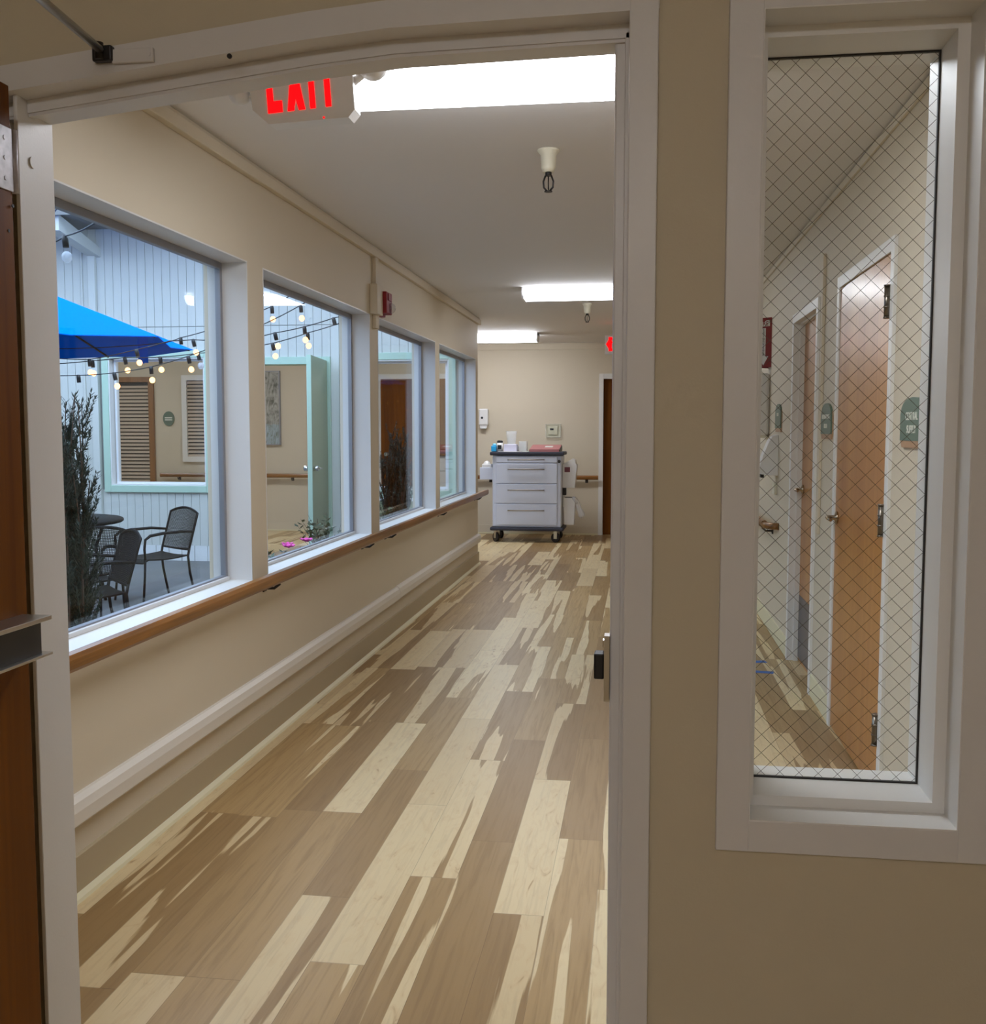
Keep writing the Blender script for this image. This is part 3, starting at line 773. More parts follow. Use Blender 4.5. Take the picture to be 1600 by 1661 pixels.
def lattice(m, P, nu, nv, r):
    """woven / punched metal mesh: thin bars both ways over the patch P(u,v)"""
    for i in range(nu+1):
        m.tube([P(i/nu, j/6) for j in range(7)], r, 4, cap=False, smooth=False)
    for j in range(nv+1):
        m.tube([P(i/6, j/nv) for i in range(7)], r, 4, cap=False, smooth=False)
CS = .93
def patio_chair(label, loc, heading):
    """front of the chair looks along local +y"""
    t = thing('patio_chair', label, 'chair', loc, heading, 'dark metal patio chairs round the table')
    t.scale = (CS, CS, CS)
    W = .225
    def zb(z): return -.20-(z-.42)*.30           # y of the backrest at height z
    # seat: pan with rolled front edge
    m = MB(); n = 8; vs = []; 
    for j in range(n+1):
        v = j/n; y = -.20+.46*v; z = .415-.018*math.sin(PI*v)+(-.035*max(0, (v-.85)/.15)**2)
        for i in range(7):
            u = i/6; vs.append(((u-.5)*2*W*(1+.06*v), y, z-.010*math.sin(PI*u)))
    k = 7*(n+1); vs2 = [(x, y, z-.012) for x, y, z in vs]; fs = []
    for j in range(n):
        for i in range(6):
            a = j*7+i; fs.append((a, a+1, a+8, a+7)); fs.append((k+a, k+a+7, k+a+8, k+a+1))
    for i in range(6): fs.append((i, k+i, k+i+1, i+1)); a = n*7+i; fs.append((a, a+1, k+a+1, k+a))
    for j in range(n): a = j*7; fs.append((a, a+7, k+a+7, k+a)); a += 6; fs.append((a, k+a, k+a+7, a+7))
    m.add(vs+vs2, fs); m.build('seat', M_bronze, t, local=True)
    # backrest: frame + fine mesh
    top = lambda x: .785+.045*(1-(x/W)**2)
    b = MB(); L = [(-W, zb(.46), .46)]+[(-W, zb(z), z) for z in (.55, .65, .75)]
    arc = [(W*(-1+2*i/10), zb(top(W*(-1+2*i/10))), top(W*(-1+2*i/10))) for i in range(11)]
    R = [(W, zb(z), z) for z in (.75, .65, .55, .46)]
    b.tube([L[0]]+L[1:]+arc+R+[(0, zb(.455)-.015, .455), L[0]], .011, 8)
    bk = b.build('backrest', M_bronze, t, local=True)
    m = MB()
    lattice(m, lambda u, v: ((u-.5)*2*W, zb(.46+v*(top((u-.5)*2*W)-.46))-.02*math.sin(PI*u), .46+v*(top((u-.5)*2*W)-.46)), 34, 30, .0026)
    m.build('mesh_panel', M_bronze, bk, local=True)
    for s in (-1, 1):
        m = MB(); m.tube([(s*W, zb(.62), .62), (s*(W+.035), -.12, .635), (s*(W+.045), .08, .632), (s*(W+.042), .20, .618), (s*(W+.035), .245, .585), (s*(W+.025), .25, .50), (s*(W+.01), .235, .41)], [.011, .013, .014, .014, .012, .011, .011], 8)
        m.build('armrest', M_bronze, t, local=True)
        m = MB(); m.tube([(s*(W+.008), .235, .42), (s*(W+.012), .245, .25), (s*(W+.02), .27, .0)], .011, 8); m.build('leg', M_bronze, t, local=True)
        m = MB(); m.tube([(s*W, zb(.47), .47), (s*W, zb(.47)+.015, .40), (s*W, -.215, .25), (s*(W+.005), -.27, .0)], .0115, 8); m.build('leg', M_bronze, t, local=True)
    return t
def heading(dx, dy): return math.atan2(dy, dx)-PI/2
patio_chair('dark metal patio chair farthest right, its back toward the siding wall', (-4.08, 8.38, GZ), heading(-.55, -.83))
patio_chair('dark mesh patio chair nearest the corridor window', (-3.60, 6.42, GZ), heading(-.72, -.69))
patio_chair('dark metal patio chair seen through the mesh back of the nearest chair', (-3.95, 6.98, GZ), heading(-.78, .62))

# ---- plants
def sprig_mesh(m, base, tip, r0, nside, seed, nl=.035, spread=.6):
    rnd = random.Random(seed); base = Vector(base); tip = Vector(tip); ax = tip-base; L = ax.length
    bend = Vector((rnd.uniform(-.1, .1), rnd.uniform(-.1, .1), 0))*L
    pts = [base+ax*(i/6)+bend*math.sin(PI*i/6)*.8 for i in range(7)]
    m.tube(pts, [r0*(1-.8*i/6) for i in range(7)], 5)
    return pts
def needles(m, pts, rnd, n, ln, w):
    for _ in range(n):
        u = rnd.random()*(len(pts)-1.001); i = int(u); p = pts[i].lerp(pts[i+1], u-i)
        d = (pts[i+1]-pts[i]).normalized()
        a = Vector((rnd.uniform(-1, 1), rnd.uniform(-1, 1), rnd.uniform(-.3, .6)))
        a = (a-d*a.dot(d)); a.normalize(); dr = (d*.9+a*.75).normalized()
        q = p+dr*ln*rnd.uniform(.6, 1.2); s = dr.cross(a); s.normalize(); s *= w; t_ = a*w*.5
        k = p.lerp(q, .4)
        m.add([p, k+s, k-s, k+t_, q], [(0, 1, 3), (0, 3, 2), (1, 4, 3), (3, 4, 2), (0, 2, 1), (1, 2, 4)])
def juniper(label, loc, h, rad, nst, seed, name='juniper_shrub', lean=0.):
    rnd = random.Random(seed); t = thing(name, label, 'shrub', loc)
    bx, by, bz = loc
    stems = MB(); fol = MB()
    for i in range(nst):
        a = rnd.uniform(0, 2*PI); hh = h*(rnd.uniform(.62, .95) if i > 3 else rnd.uniform(.93, 1.03)); rr = rad*rnd.uniform(.15, 1.)
        tip = (bx+rr*math.cos(a)*1.05+lean*hh, by+rr*math.sin(a), bz+hh)
        pts = sprig_mesh(stems, (bx+.05*math.cos(a), by+.05*math.sin(a), bz), tip, .010, 0, rnd.random())
        needles(fol, pts[1:], rnd, 170, .032, .0034)
        for b in range(22):
            u = rnd.uniform(.05, 1.)**1.15*.97; k = u*6; i0 = min(5, int(k)); p = pts[i0].lerp(pts[i0+1], k-i0)
            a2 = rnd.uniform(0, 2*PI); ln = rnd.uniform(.10, .26)*(1.2-.6*u)
            q = p+Vector((math.cos(a2)*.38, math.sin(a2)*.38, .92))*ln
            bp = [p.lerp(q, j/3)+Vector((0, 0, -.02*math.sin(PI*j/3))) for j in range(4)]
            fol.tube(bp, [.004, .003, .002, .001], 4)
            needles(fol, bp, rnd, 48, .026, .0034)
    stems.build('stem', M_bark, t); fol.build('foliage', M_leaf, t)
    return t
juniper('tall dark juniper shrub close outside the nearest window', (-2.50, 4.12, GZ), 1.70, .20, 76, 11)
juniper('dark upright shrub outside the third corridor window', (-2.20, 9.25, .521), .86, .16, 18, 23, 'evergreen_shrub')
t = thing('planter_box', 'long weathered planter trough under the outside of the corridor windows', 'planter', (-2.2, 7.8, GZ))
m = MB(); m.box(-2.42, -2.00, 5.75, 5.78, GZ, .52); m.box(-2.42, -2.00, 9.75, 9.78, GZ, .52); m.box(-2.42, -2.39, 5.78, 9.75, GZ, .52); m.box(-2.03, -2.0, 5.78, 9.75, GZ, .52)
m.build('box', M_terra, t)
m = MB(); m.box(-2.39, -2.03, 5.78, 9.75, GZ, .515); m.build('soil', M_soil, t)
def flower_plant(label, loc, h, seed, blooms, group=None, spread=.16, lsize=.035):
    rnd = random.Random(seed); t = thing('flowering_plant', label, 'plant', loc, group=group)
    lv = MB(); st = MB()
    for i in range(22):
        a = rnd.uniform(0, 2*PI); rr = spread*rnd.uniform(.2, 1); hh = h*rnd.uniform(.5, 1)
        pts = sprig_mesh(st, (loc[0], loc[1], loc[2]), (loc[0]+rr*math.cos(a), loc[1]+rr*math.sin(a), loc[2]+hh), .004, 0, rnd.random())
        for b in range(9):
            u = rnd.uniform(.25, 1)*5.9; i0 = int(u); p = pts[i0].lerp(pts[i0+1], u-i0)
            d = Vector((rnd.uniform(-1, 1), rnd.uniform(-1, 1), rnd.uniform(0, .8))).normalized(); s = d.cross(Vector((0, 0, 1))).normalized()*lsize*.4
            L = lsize*rnd.uniform(.8, 1.5); c_ = p+d*L*.5
            lv.add([p, c_+s, p+d*L, c_-s, c_-Vector((0, 0, .006))], [(0, 1, 4), (1, 2, 4), (2, 3, 4), (3, 0, 4), (0, 3, 2, 1)])
    st.build('stem', M_bark, t); lv.build('leaves', M_leaf2, t)
    for bx, by, bz in blooms:
        m = MB(); c_ = Vector((bx, by, bz))
        for k in range(7):
            a = 2*PI*k/7; d = Vector((math.cos(a), math.sin(a), .45)); s = Vector((-math.sin(a), math.cos(a), 0))*.017
            m.add([c_, c_+d*.026+s, c_+d*.045, c_+d*.026-s, c_+d*.026+Vector((0, 0, -.006))], [(0, 1, 4), (1, 2, 4), (2, 3, 4), (3, 0, 4), (0, 3, 2, 1)])
        m.ball(c_+Vector((0, 0, .008)), .011, 8)
        m.build('blossom', M_pink, t)
    return t
flower_plant('pink flowering plant at the sill of the second corridor window', (-2.13, 6.15, .521), .20, 3, [(-2.08, 6.02, .74), (-2.11, 6.09, .735), (-2.07, 6.33, .745), (-2.10, 6.40, .74), (-2.16, 6.22, .73)])
flower_plant('leafy green plant without flowers beside the open green door', (-2.20, 7.05, .521), .35, 5, [], spread=.2)
flower_plant('purple-pink flowering plant behind the post before the third window', (-2.16, 8.20, .521), .35, 8, [(-2.12, 8.10, .85), (-2.15, 8.22, .83), (-2.10, 8.16, .70), (-2.10, 8.0, .66), (-2.18, 8.3, .80)], spread=.2)
flower_plant('low dark green plant under the third corridor window', (-2.20, 8.72, .521), .28, 9, [], spread=.24, lsize=.045)
t = thing('window_box', 'pale green planter box under the far courtyard window', 'planter', (-2.62, 10.80, .70))
m = MB(); m.box(-2.95, -2.30, 10.70, 10.885, .56, .70, .004); m.build('box', M_gdoor, t)
m = MB(); m.box(-2.97, -2.28, 10.69, 10.885, .70, .725, .003); m.build('rim', M_fix, t)

# ---- string lights
strands = {
 'string of globe lights high at the top left of the nearest window':
   ([(-3.8, 5.6, 2.55), (-2.586, 4.40, 2.271), (-2.44, 4.25, 2.270), (-1.937, 3.642, 2.217)], [(2, 0, 1)]),
 'bare cord of the string lights across the top left corner of the nearest window':
   ([(-3.8, 5.6, 2.56), (-2.523, 4.30, 2.375), (-1.937, 3.43, 2.30)], []),
 'string of globe lights crossing the top of the second window':
   ([(-4.30, 7.15, 2.03), (-3.379, 7.2, 2.068), (-3.27, 7.2, 2.102), (-2.954, 7.1, 2.162), (-2.515, 7.0, 2.289), (-1.937, 6.45, 2.45)], [(2, 0, 0), (4, 1, 1)]),
 'string of globe lights rising steeply through the second window':
   ([(-5.4, 6.35, 2.0), (-3.943, 6.7, 1.93), (-3.725, 6.75, 1.923), (-3.359, 6.7, 1.982), (-3.169, 6.8, 2.046), (-3.045, 6.9, 2.061), (-2.894, 6.95, 2.059), (-2.529, 6.9, 2.163), (-2.276, 6.9, 2.282), (-1.937, 6.72, 2.43)], [(2, 1, 1), (3, 1, 1), (5, 1, 1), (8, 1, 1)]),
 'lowest string of globe lights hanging in front of the far window':
   ([(-5.4, 6.1, 1.90), (-3.873, 6.5, 1.803), (-3.696, 6.55, 1.805), (-3.47, 6.6, 1.822), (-3.233, 6.65, 1.863), (-2.994, 6.7, 1.934), (-2.811, 6.75, 2.009), (-2.425, 6.8, 2.09), (-2.236, 6.85, 2.133), (-2.044, 6.88, 2.191), (-1.937, 7.0, 2.237)],
    [(2, 0, 0), (3, 1, 1), (4, 1, 1), (5, 1, 1), (7, 1, 1), (8, 1, 1), (9, 0, 0)]),
 'string of globe lights level with the rim of the blue umbrella':
   ([(-5.5, 6.5, 1.98), (-4.062, 6.9, 1.906), (-3.785, 6.9, 1.925), (-3.547, 6.9, 1.944), (-3.309, 6.95, 1.949), (-3.056, 7.0, 1.976), (-2.916, 7.0, 1.987), (-2.515, 7.0, 2.038), (-2.263, 7.0, 2.106), (-2.006, 7.0, 2.178), (-1.937, 7.14, 2.221)],
    [(2, 1, 1), (3, 1, 1), (4, 1, 1), (5, 0, 1), (7, 1, 1), (8, 1, 1), (9, 1, 1)]),
}
M_dimbulb = plastic_clear('unlit_bulb', (220, 226, 235), .45)
for label, (pts, bulbs) in strands.items():
    t = thing('string_lights', label, 'string lights', pts[-1], group=None)
    m = MB(); fine = []
    for i in range(len(pts)-1):
        a, b = Vector(pts[i]), Vector(pts[i+1])
        for j in range(4): fine.append(a.lerp(b, j/4)-Vector((0, 0, .012*math.sin(PI*j/4)*(b-a).length)))
    fine.append(Vector(pts[-1])); m.tube(fine, .0035, 6); m.build('cord', M_cord, t)
    for (i, lit, glassy) in bulbs:
        p = Vector(pts[i]); tilt = Vector((.012, 0, -.05)) if i % 2 else Vector((.004, 0, -.05))
        m = MB(); m.tube([p+Vector((0, 0, .004)), p+tilt*.2, p+tilt*.95], [.010, .0135, .013], 10); sk = m.build('socket', M_black, t)
        if lit or glassy:
            m = MB(); c_ = p+tilt*1.75; r = .0185 if lit else .022
            m.ball(c_, r, 14, 1.1); m.build('bulb', M_bulb if lit else M_dimbulb, sk)
# ------------------------------------------------------------------ ceiling lights
def wrap_light(label, x0, x1, y0, y1, z=ZC, drop=.10, em=None):
    t = thing('ceiling_light', label, 'ceiling light', ((x0+x1)/2, (y0+y1)/2, z), group=None)
    m = MB(); m.box(x0, x1, y0+.03, y1-.03, z-.03, z-.0005, .003)
    for x in (x0, x1-.018):
        m.prism([(y0+.005, z-.018), (y0+.045, z-drop-.006), (y1-.045, z-drop-.006), (y1-.005, z-.018), (y1-.03, z-.002), (y0+.03, z-.002)], x, x+.018, 'x')
    m.build('housing', M_fix, t)
    m = MB(); m.prism([(y0, z-.024), (y0+.02, z-.065), (y0+.06, z-drop), (y1-.06, z-drop), (y1-.02, z-.065), (y1, z-.024)], x0+.018, x1-.018, 'x')
    m.build('lens', em or M_tube, t)
    return t
wrap_light('bright fluorescent ceiling light nearest the doorway, beside the exit sign', -.99, .24, 3.02, 3.60)
wrap_light('fluorescent ceiling light halfway down the corridor', -.985, .235, 8.70, 9.02, drop=.09)
wrap_light('fluorescent ceiling light in front of the end wall', -2.48, -1.25, 12.76, 13.10, em=M_tube3)
wrap_light('added unseen fluorescent light brightening the far side corridor', -5.6, -4.38, 12.6, 12.92)  # lamp added out of view to light the side corridor
wrap_light('added unseen fluorescent light brightening the far left of the side corridor', -8.0, -6.78, 12.6, 12.92)  # second unseen lamp, added to light the side corridor further left
wrap_light('added unseen fluorescent light behind the camera brightening the entry room', -.85, .40, -2.2, -1.9, 2.75, em=M_tube2)  # unseen lamp added behind the camera to brighten the entry side

# sprinklers
def sprinkler(label, x, y, k=1.):
    t = thing('sprinkler_head', label, 'sprinkler', (x, y, ZC), group=None)
    m = MB(); m.lathe((x, y, ZC), [(.047, .001), (.046, -.008), (.034, -.022), (.030, -.075), (.024, -.092), (1e-6, -.093)], 20); m.build('cup', M_cream, t)
    m = MB(); m.cyl((x, y, ZC-.092), (x, y, ZC-.108), .014, 10)
    for s in (-1, 1): m.tube([(x+s*.012, y, ZC-.106), (x+s*.021, y, ZC-.13), (x+s*.019, y, ZC-.155), (x+s*.004, y, ZC-.172)], .0042, 6)
    m.cyl((x, y, ZC-.11), (x, y, ZC-.165), .003, 6); m.cyl((x, y, ZC-.17), (x, y, ZC-.174), .017, 14)
    m.build('deflector', M_dark, t)
sprinkler('near sprinkler head in a cream cup on the corridor ceiling', -.395, 4.50)
sprinkler('small far sprinkler head beyond the middle ceiling light', -.503, 9.95)

# ------------------------------------------------------------------ exit signs
def letter_polys():
    t = .31
    E_ = [[(0, 0), (.75, 0), (.75, .19), (t, .19), (t, .56), (.66, .56), (.66, .70), (t, .70), (t, .82), (.75, .82), (.75, 1), (0, 1)]]
    X_ = [[(0, 0), (.33, 0), (.45, .20), (.57, 0), (.90, 0), (.66, .54), (.87, 1), (.54, 1), (.45, .80), (.36, 1), (.03, 1), (.24, .54)]]
    I_ = [[(0, 0), (.28, 0), (.28, 1), (0, 1)]]
    T_ = [[(.26, 0), (.54, 0), (.54, .8), (.8, .8), (.8, 1), (0, 1), (0, .8), (.26, .8)]]
    return [(E_, .75), (X_, .90), (I_, .28), (T_, .80)]
def exit_sign(label, cx, y, zb, roll, wid, hgt, lh, lamps=True, arrow=False, drop=0.):
    t = thing('exit_sign', label, 'exit sign', (cx, y, ZC))
    R = Matrix.Translation((cx, y, zb+hgt/2)) @ Matrix.Rotation(roll, 4, 'Y') @ Matrix.Translation((-cx, -y, -(zb+hgt/2)))
    x0, x1 = cx-wid/2, cx+wid/2; yf = y-.03
    m = MB()
    P = [(x0+.006, zb+.05), (x0+.05, zb+.006), (x1-.02, zb), (x1, zb+.02), (x1, zb+hgt), (x0, zb+hgt)] if lamps else [(x0, zb), (x1, zb), (x1, zb+hgt), (x0, zb+hgt)]
    m.prism(P, yf, y+.03, 'y'); m.build('housing', M_plastic, t, xf=R)
    m = MB(); m.box(cx-.06, cx+.06, y-.035, y+.035, zb+hgt-.02, ZC-.0005, .004); m.build('canopy', M_plastic, t)
    m = MB(); tot = sum(w for _, w in letter_polys())+.25*3; sx = (wid*.66)/tot; x = cx-wid*.33; zl = zb+.035
    for polys, w in letter_polys():
        for p in polys: m.prism([(x+a*sx, zl+b*lh) for a, b in p], yf-.002, yf+.001, 'y')
        x += (w+.25)*sx
    if arrow:
        xa = x0+.012
        m.prism([(xa, zl+lh*.5), (xa+.03, zl+lh*.82), (xa+.03, zl+lh), (xa+.055, zl+lh), (xa+.055, zl), (xa+.03, zl), (xa+.03, zl+lh*.18)], yf-.0025, yf+.001, 'y')
    m.build('lettering', M_exit, t, xf=R)
    if lamps:
        m = MB(); m.cyl((x0+.21, yf-.001, zb+.007), (x0+.21, yf+.001, zb+.007), .003, 8); m.build('pilot_lamp', M_exit, t, xf=R)
        for s in (-1, 1):
            h = R @ Vector((x0-.035 if s < 0 else x1+.055, y-.01, zb+.100 if s < 0 else zb+.135))
            k = R @ Vector((x0+.01 if s < 0 else x1-.01, y, zb+.09 if s < 0 else zb+.10))
            m = MB(); m.tube([k, h.lerp(k, .45)], .011, 8); m.ball(h, .030 if s < 0 else .042, 16, .9)
            m.build('lamp_head', M_plastic, t)
    return t
exit_sign('white exit sign with red letters and two emergency lamps beside the near ceiling light', -.950, 2.93, 2.303, math.radians(-4), .30, .25, .165)
exit_sign('far red exit sign just showing past the right door jamb', -.235, 12.0, 2.29, 0, .34, .21, .155, False, True)

# ------------------------------------------------------------------ signs and devices on the right wall
def wall_sign(name, label, y0, y1, z0, z1, lines, size, mat=None):
    yc_ = (y0+y1)/2; w_ = abs(y1-y0); h_ = z1-z0
    t = thing(name, label, 'sign', (XR, yc_, z0))
    m = MB(); P = arch(w_, h_*.86); m.prism([(yc_+a, z0+h_*.14+b) for a, b in P], XR-.012, XR-.001, 'x'); m.build('plaque', M_sign, t)
    m = MB(); P = arch(w_*1.0, h_*.86); m.prism([(yc_-.014+a, z0+h_*.06+b) for a, b in P], XR-.0045, XR-.0005, 'x')
    m.prism([(yc_-w_/2, z0), (yc_+w_/2-.02, z0), (yc_+w_/2, z0+h_*.14), (yc_-w_/2, z0+h_*.14)], XR-.010, XR-.001, 'x')
    m.build('backer', M_signwood, t)
    for i, l in enumerate(lines):
        text('lettering', l, size, M_letter, t, frame_M((XR-.0125, yc_, z0+h_*(.62-.26*i)), (0, -1, 0), (0, 0, 1)), .0006, 1.0)
    return t
wall_sign('room_sign', 'green arched CENTRAL SUPPLY sign on the wall right of the nearest maple door', 3.64, 3.96, 1.385, 1.56, ['CENTRAL', 'SUPPLY'], .038)
wall_sign('room_sign', 'green arched room sign on the wall between the two maple doors', 5.36, 5.64, 1.40, 1.58, ['HOUSEKEEPING', 'ROOM'], .030)
wall_sign('room_sign', 'small green arched sign on the wall beyond the recessed door', 7.24, 7.52, 1.43, 1.62, ['ROOM'], .03)

# fire extinguisher sign: two-sided folded sign standing out from the wall
t = thing('fire_extinguisher_sign', 'red FIRE EXTINGUISHER sign with white arrow high behind the wired window', 'sign', (XR, 7.95, 1.9))
m = MB(); m.prism([(XR, 7.90), (XR-.105, 7.985), (XR, 8.07), (XR, 8.066), (XR-.100, 7.985), (XR, 7.904)], 1.90, 2.26, 'z'); m.build('panel', M_red, t)
o = Vector((XR, 7.9, 2.08)); u = Vector((-.105, .085, 0)).normalized(); ux = u; wd = .135
# visible face looks back toward the doorway: x to the right of the sign is toward the wall
FM = frame_M(Vector((XR-.0525, 7.9415, 2.08))+Vector((-.0007, -.0007, 0)), (.105, -.085, 0), (0, 0, 1))
def flat(m, poly, M, d=.0008):
    n = len(poly); vs = [M @ Vector((a, b, 0)) for a, b in poly]+[M @ Vector((a, b, d)) for a, b in poly]
    m.add(vs, [tuple(range(n-1, -1, -1)), tuple(range(n, 2*n))]+[(i, (i+1) % n, n+(i+1) % n, n+i) for i in range(n)])
m = MB(); flat(m, [(-.017, .105), (.017, .105), (.017, -.10), (.042, -.10), (0, -.165), (-.042, -.10), (-.017, -.10)], FM)
flat(m, [(-.05, .118), (.05, .118), (.05, .16), (.02, .16), (0, .145), (-.02, .16), (-.05, .16)], FM)
m.build('arrow', M_white, t)
text('lettering', 'FIRE', .043, M_red, t, FM @ Matrix.Translation((0, .136, .0009)), .0008, 1.0)
for i, ch in enumerate('EXTINGUISHER'):
    text('lettering', ch, .021, M_black, t, FM @ Matrix.Translation((0, .092-.0165*i, .0009)), .0003)
# dispensers under it
t = thing('towel_dispenser', 'tall rounded white dispenser on the wall below the fire extinguisher sign', 'dispenser', (XR, 8.05, 1.40))
m = MB(); m.box(XR-.09, XR+.001, 7.93, 8.17, 1.40, 1.86, .03, seg=4); m.build('cover', M_plastic, t)
m = MB(); m.box(XR-.06, XR-.005, 7.95, 8.15, 1.385, 1.40); m.build('slot', M_cream, t)
t = thing('soap_dispenser', 'white curved hand soap dispenser above the far end of the handrail', 'dispenser', (XR, 7.5, 1.12))
m = MB(); m.prism([(XR-.001, 1.13), (XR-.115, 1.14), (XR-.125, 1.18), (XR-.10, 1.27), (XR-.06, 1.37), (XR-.04, 1.40), (XR-.001, 1.41)], 7.40, 7.56, 'y'); m.build('cover', M_plastic, t)
m = MB(); m.box(XR-.115, XR-.09, 7.42, 7.54, 1.115, 1.145, .006); m.build('lever', M_dark, t)
m = MB(); m.box(XR-.02, XR-.001, 7.42, 7.54, 1.0, 1.08, .003)
tag(m.build('switch_plate', M_cream), 'small cream plate on the wall under the curved soap dispenser', 'wall plate')
t = thing('handrail', 'oak handrail ending behind the wired window at the recessed door', 'handrail', (XR-.08, 9.8, .79))
m = MB(); m.prism([(XR-.082-x, .79+z) for x, z in rail_prof()], 7.42, 12.8, 'y'); m.build('rail', M_rail, t)
m = MB(); m.tube([(XR-.082, 7.43, .79), (XR-.07, 7.35, .79), (XR-.03, 7.30, .79), (XR, 7.29, .79)], .024, 10); m.build('return', M_rail, t)
for y in (7.6, 9.2, 10.8): 
    m = MB(); m.box(XR-.008, XR, y-.02, y+.02, .71, .76); m.tube([(XR-.006, y, .73), (XR-.05, y, .731), (XR-.078, y, .755)], .007, 8); m.build('bracket', M_dark, t)
for i, (y, x0, a) in enumerate(((6.62, .735, 12), (6.34, .745, -10))):
    m = MB(); R = Matrix.Translation((x0, y, 0)) @ Matrix.Rotation(math.radians(a), 4, 'Z'); m.box(-.06, .06, -.03, .03, .0005, .0012)
    tag(m.build('floor_tape', M_tape, xf=R), ('farther' if i == 0 else 'nearer')+' strip of blue tape on the floor behind the wired window', 'tape')

# ------------------------------------------------------------------ medical cart at the end wall
CX0, CX1, CY0, CY1, CZ0, CZ1 = -1.872, -.985, 13.30, 13.82, .195, 1.115
t = thing('supply_cart', 'white enamelled drawer cart on casters against the end wall', 'cart', ((CX0+CX1)/2, 13.56, 0))
m = MB(); m.box(CX0, CX1, CY0, CY1, CZ0, CZ1, .02, seg=3); m.build('body', M_cart, t)
m = MB(); m.box(CX0-.03, CX1+.03, CY0-.03, CY1+.02, CZ1, CZ1+.045, .012); m.build('top', M_edge, t)
m = MB(); m.box(CX0-.03, CX1+.03, CY0-.03, CY1+.02, CZ0-.045, CZ0, .015); m.build('base', M_edge, t)
dz = [(1.025, 1.098), (.760, 1.012), (.505, .748), (.228, .493)]
hzs = [1.062, .94, .675, .415]
for (z0, z1), hz_ in zip(dz, hzs):
    m = MB(); m.box(CX0+.055, CX1-.055, CY0-.018, CY0+.002, z0, z1, .004); dr = m.build('drawer', M_cart, t)
    m = MB(); m.tube([(CX0+.205, CY0-.018, hz_), (CX0+.205, CY0-.042, hz_), (CX0+.215, CY0-.046, hz_), (CX1-.23, CY0-.046, hz_), (CX1-.22, CY0-.042, hz_), (CX1-.22, CY0-.018, hz_)], .0065, 8)
    m.build('handle', M_nickel, dr)
m = MB(); m.cyl((CX1-.030, CY0-.012, 1.04), (CX1-.030, CY0+.002, 1.04), .020, 16); m.build('lock', M_dark, t)
for x, y in ((CX0+.05, CY0+.04), (CX1-.06, CY0+.04), (CX0+.05, CY1-.06), (CX1-.06, CY1-.06)):
    Rc = Matrix.Translation((x, y, 0)) @ Matrix.Rotation(math.radians(38 if x < -1.4 else 62), 4, 'Z') @ Matrix.Translation((-x, -y, 0))
    m = MB(); m.cyl((x-.018, y+.015, .062), (x+.018, y+.015, .062), .061, 18); cs = m.build('caster', M_dark, t, xf=Rc)
    m = MB(); m.box(x-.028, x-.020, y-.02, y+.03, .05, .14); m.box(x+.020, x+.028, y-.02, y+.03, .05, .14); m.box(x-.028, x+.028, y-.02, y+.03, .135, .152, .003); m.build('fork', M_steel, cs, xf=Rc)
ZT = CZ1+.0455
# items on top
t = thing('binder', 'rose-coloured binder lying on the right of the white cart', 'binder', (-1.22, 13.55, ZT))
P = [(13.34, ZT), (13.78, ZT), (13.78, ZT+.085), (13.34, ZT+.032)]
m = MB(); m.prism(P, -1.40, -1.02, 'x'); m.build('cover', paint('binder_rose', (176, 112, 112), .5), t)
m = MB(); m.prism([(13.342, ZT+.004), (13.775, ZT+.004), (13.775, ZT+.075), (13.342, ZT+.025)], -1.019, -1.012, 'x'); m.prism([(13.36, ZT+.002), (13.77, ZT+.002), (13.77, ZT+.07), (13.36, ZT+.02)], -1.407, -1.40, 'x'); m.build('pages', M_dark, t)
m = MB(); s = (.085-.032)/.44
m.add([(-1.22, 13.52, ZT+.0325+.18*s), (-1.12, 13.52, ZT+.0325+.18*s), (-1.12, 13.64, ZT+.0325+.30*s), (-1.22, 13.64, ZT+.0325+.30*s),
       (-1.22, 13.52, ZT+.0345+.18*s), (-1.12, 13.52, ZT+.0345+.18*s), (-1.12, 13.64, ZT+.0345+.30*s), (-1.22, 13.64, ZT+.0345+.30*s)],
      [(3, 2, 1, 0), (4, 5, 6, 7), (0, 1, 5, 4), (1, 2, 6, 5), (2, 3, 7, 6), (3, 0, 4, 7)]); m.build('label', M_white, t)
m = MB(); m.box(-1.50, -1.41, 13.40, 13.52, ZT, ZT+.006)
tag(m.build('papers', paint('pale_green_paper', (196, 214, 196), .7)), 'pale green papers on the cart beside the rose binder', 'papers')
m = MB(); m.lathe((-1.665, 13.62, ZT+.07), [(.052, 0), (.070, .15), (.076, .19), (.072, .192), (.066, .15), (.046, .004), (1e-6, .004)], 20)
tag(m.build('plastic_cup', M_clear), 'clear plastic cup stack standing behind the white box on the cart', 'cup')
m = MB(); m.box(-1.76, -1.57, 13.54, 13.72, ZT, ZT+.069, .006)
tag(m.build('storage_box', plastic_clear('frosted_box', (222, 224, 232), .8)), 'frosted box on the cart carrying the clear cup', 'box')
m = MB(); m.box(-1.735, -1.565, 13.36, 13.50, ZT, ZT+.095, .006)
tag(m.build('tissue_box', paint('lilac_carton', (208, 206, 226), .6)), 'pale lilac carton at the front left of the cart top', 'box')
m = MB(); m.box(-1.56, -1.46, 13.55, 13.72, ZT, ZT+.13, .006)
tag(m.build('storage_bin', plastic_clear('clear_bin', (226, 228, 230), .55)), 'clear plastic bin right of the cup on the cart', 'bin')
t = thing('wipes_canister', 'white and black wipes canister on the left of the cart top', 'canister', (-1.79, 13.42, ZT))
m = MB(); m.lathe((-1.79, 13.42, ZT), [(.038, 0), (.038, .115), (1e-6, .115)], 20); m.build('can', M_white, t)
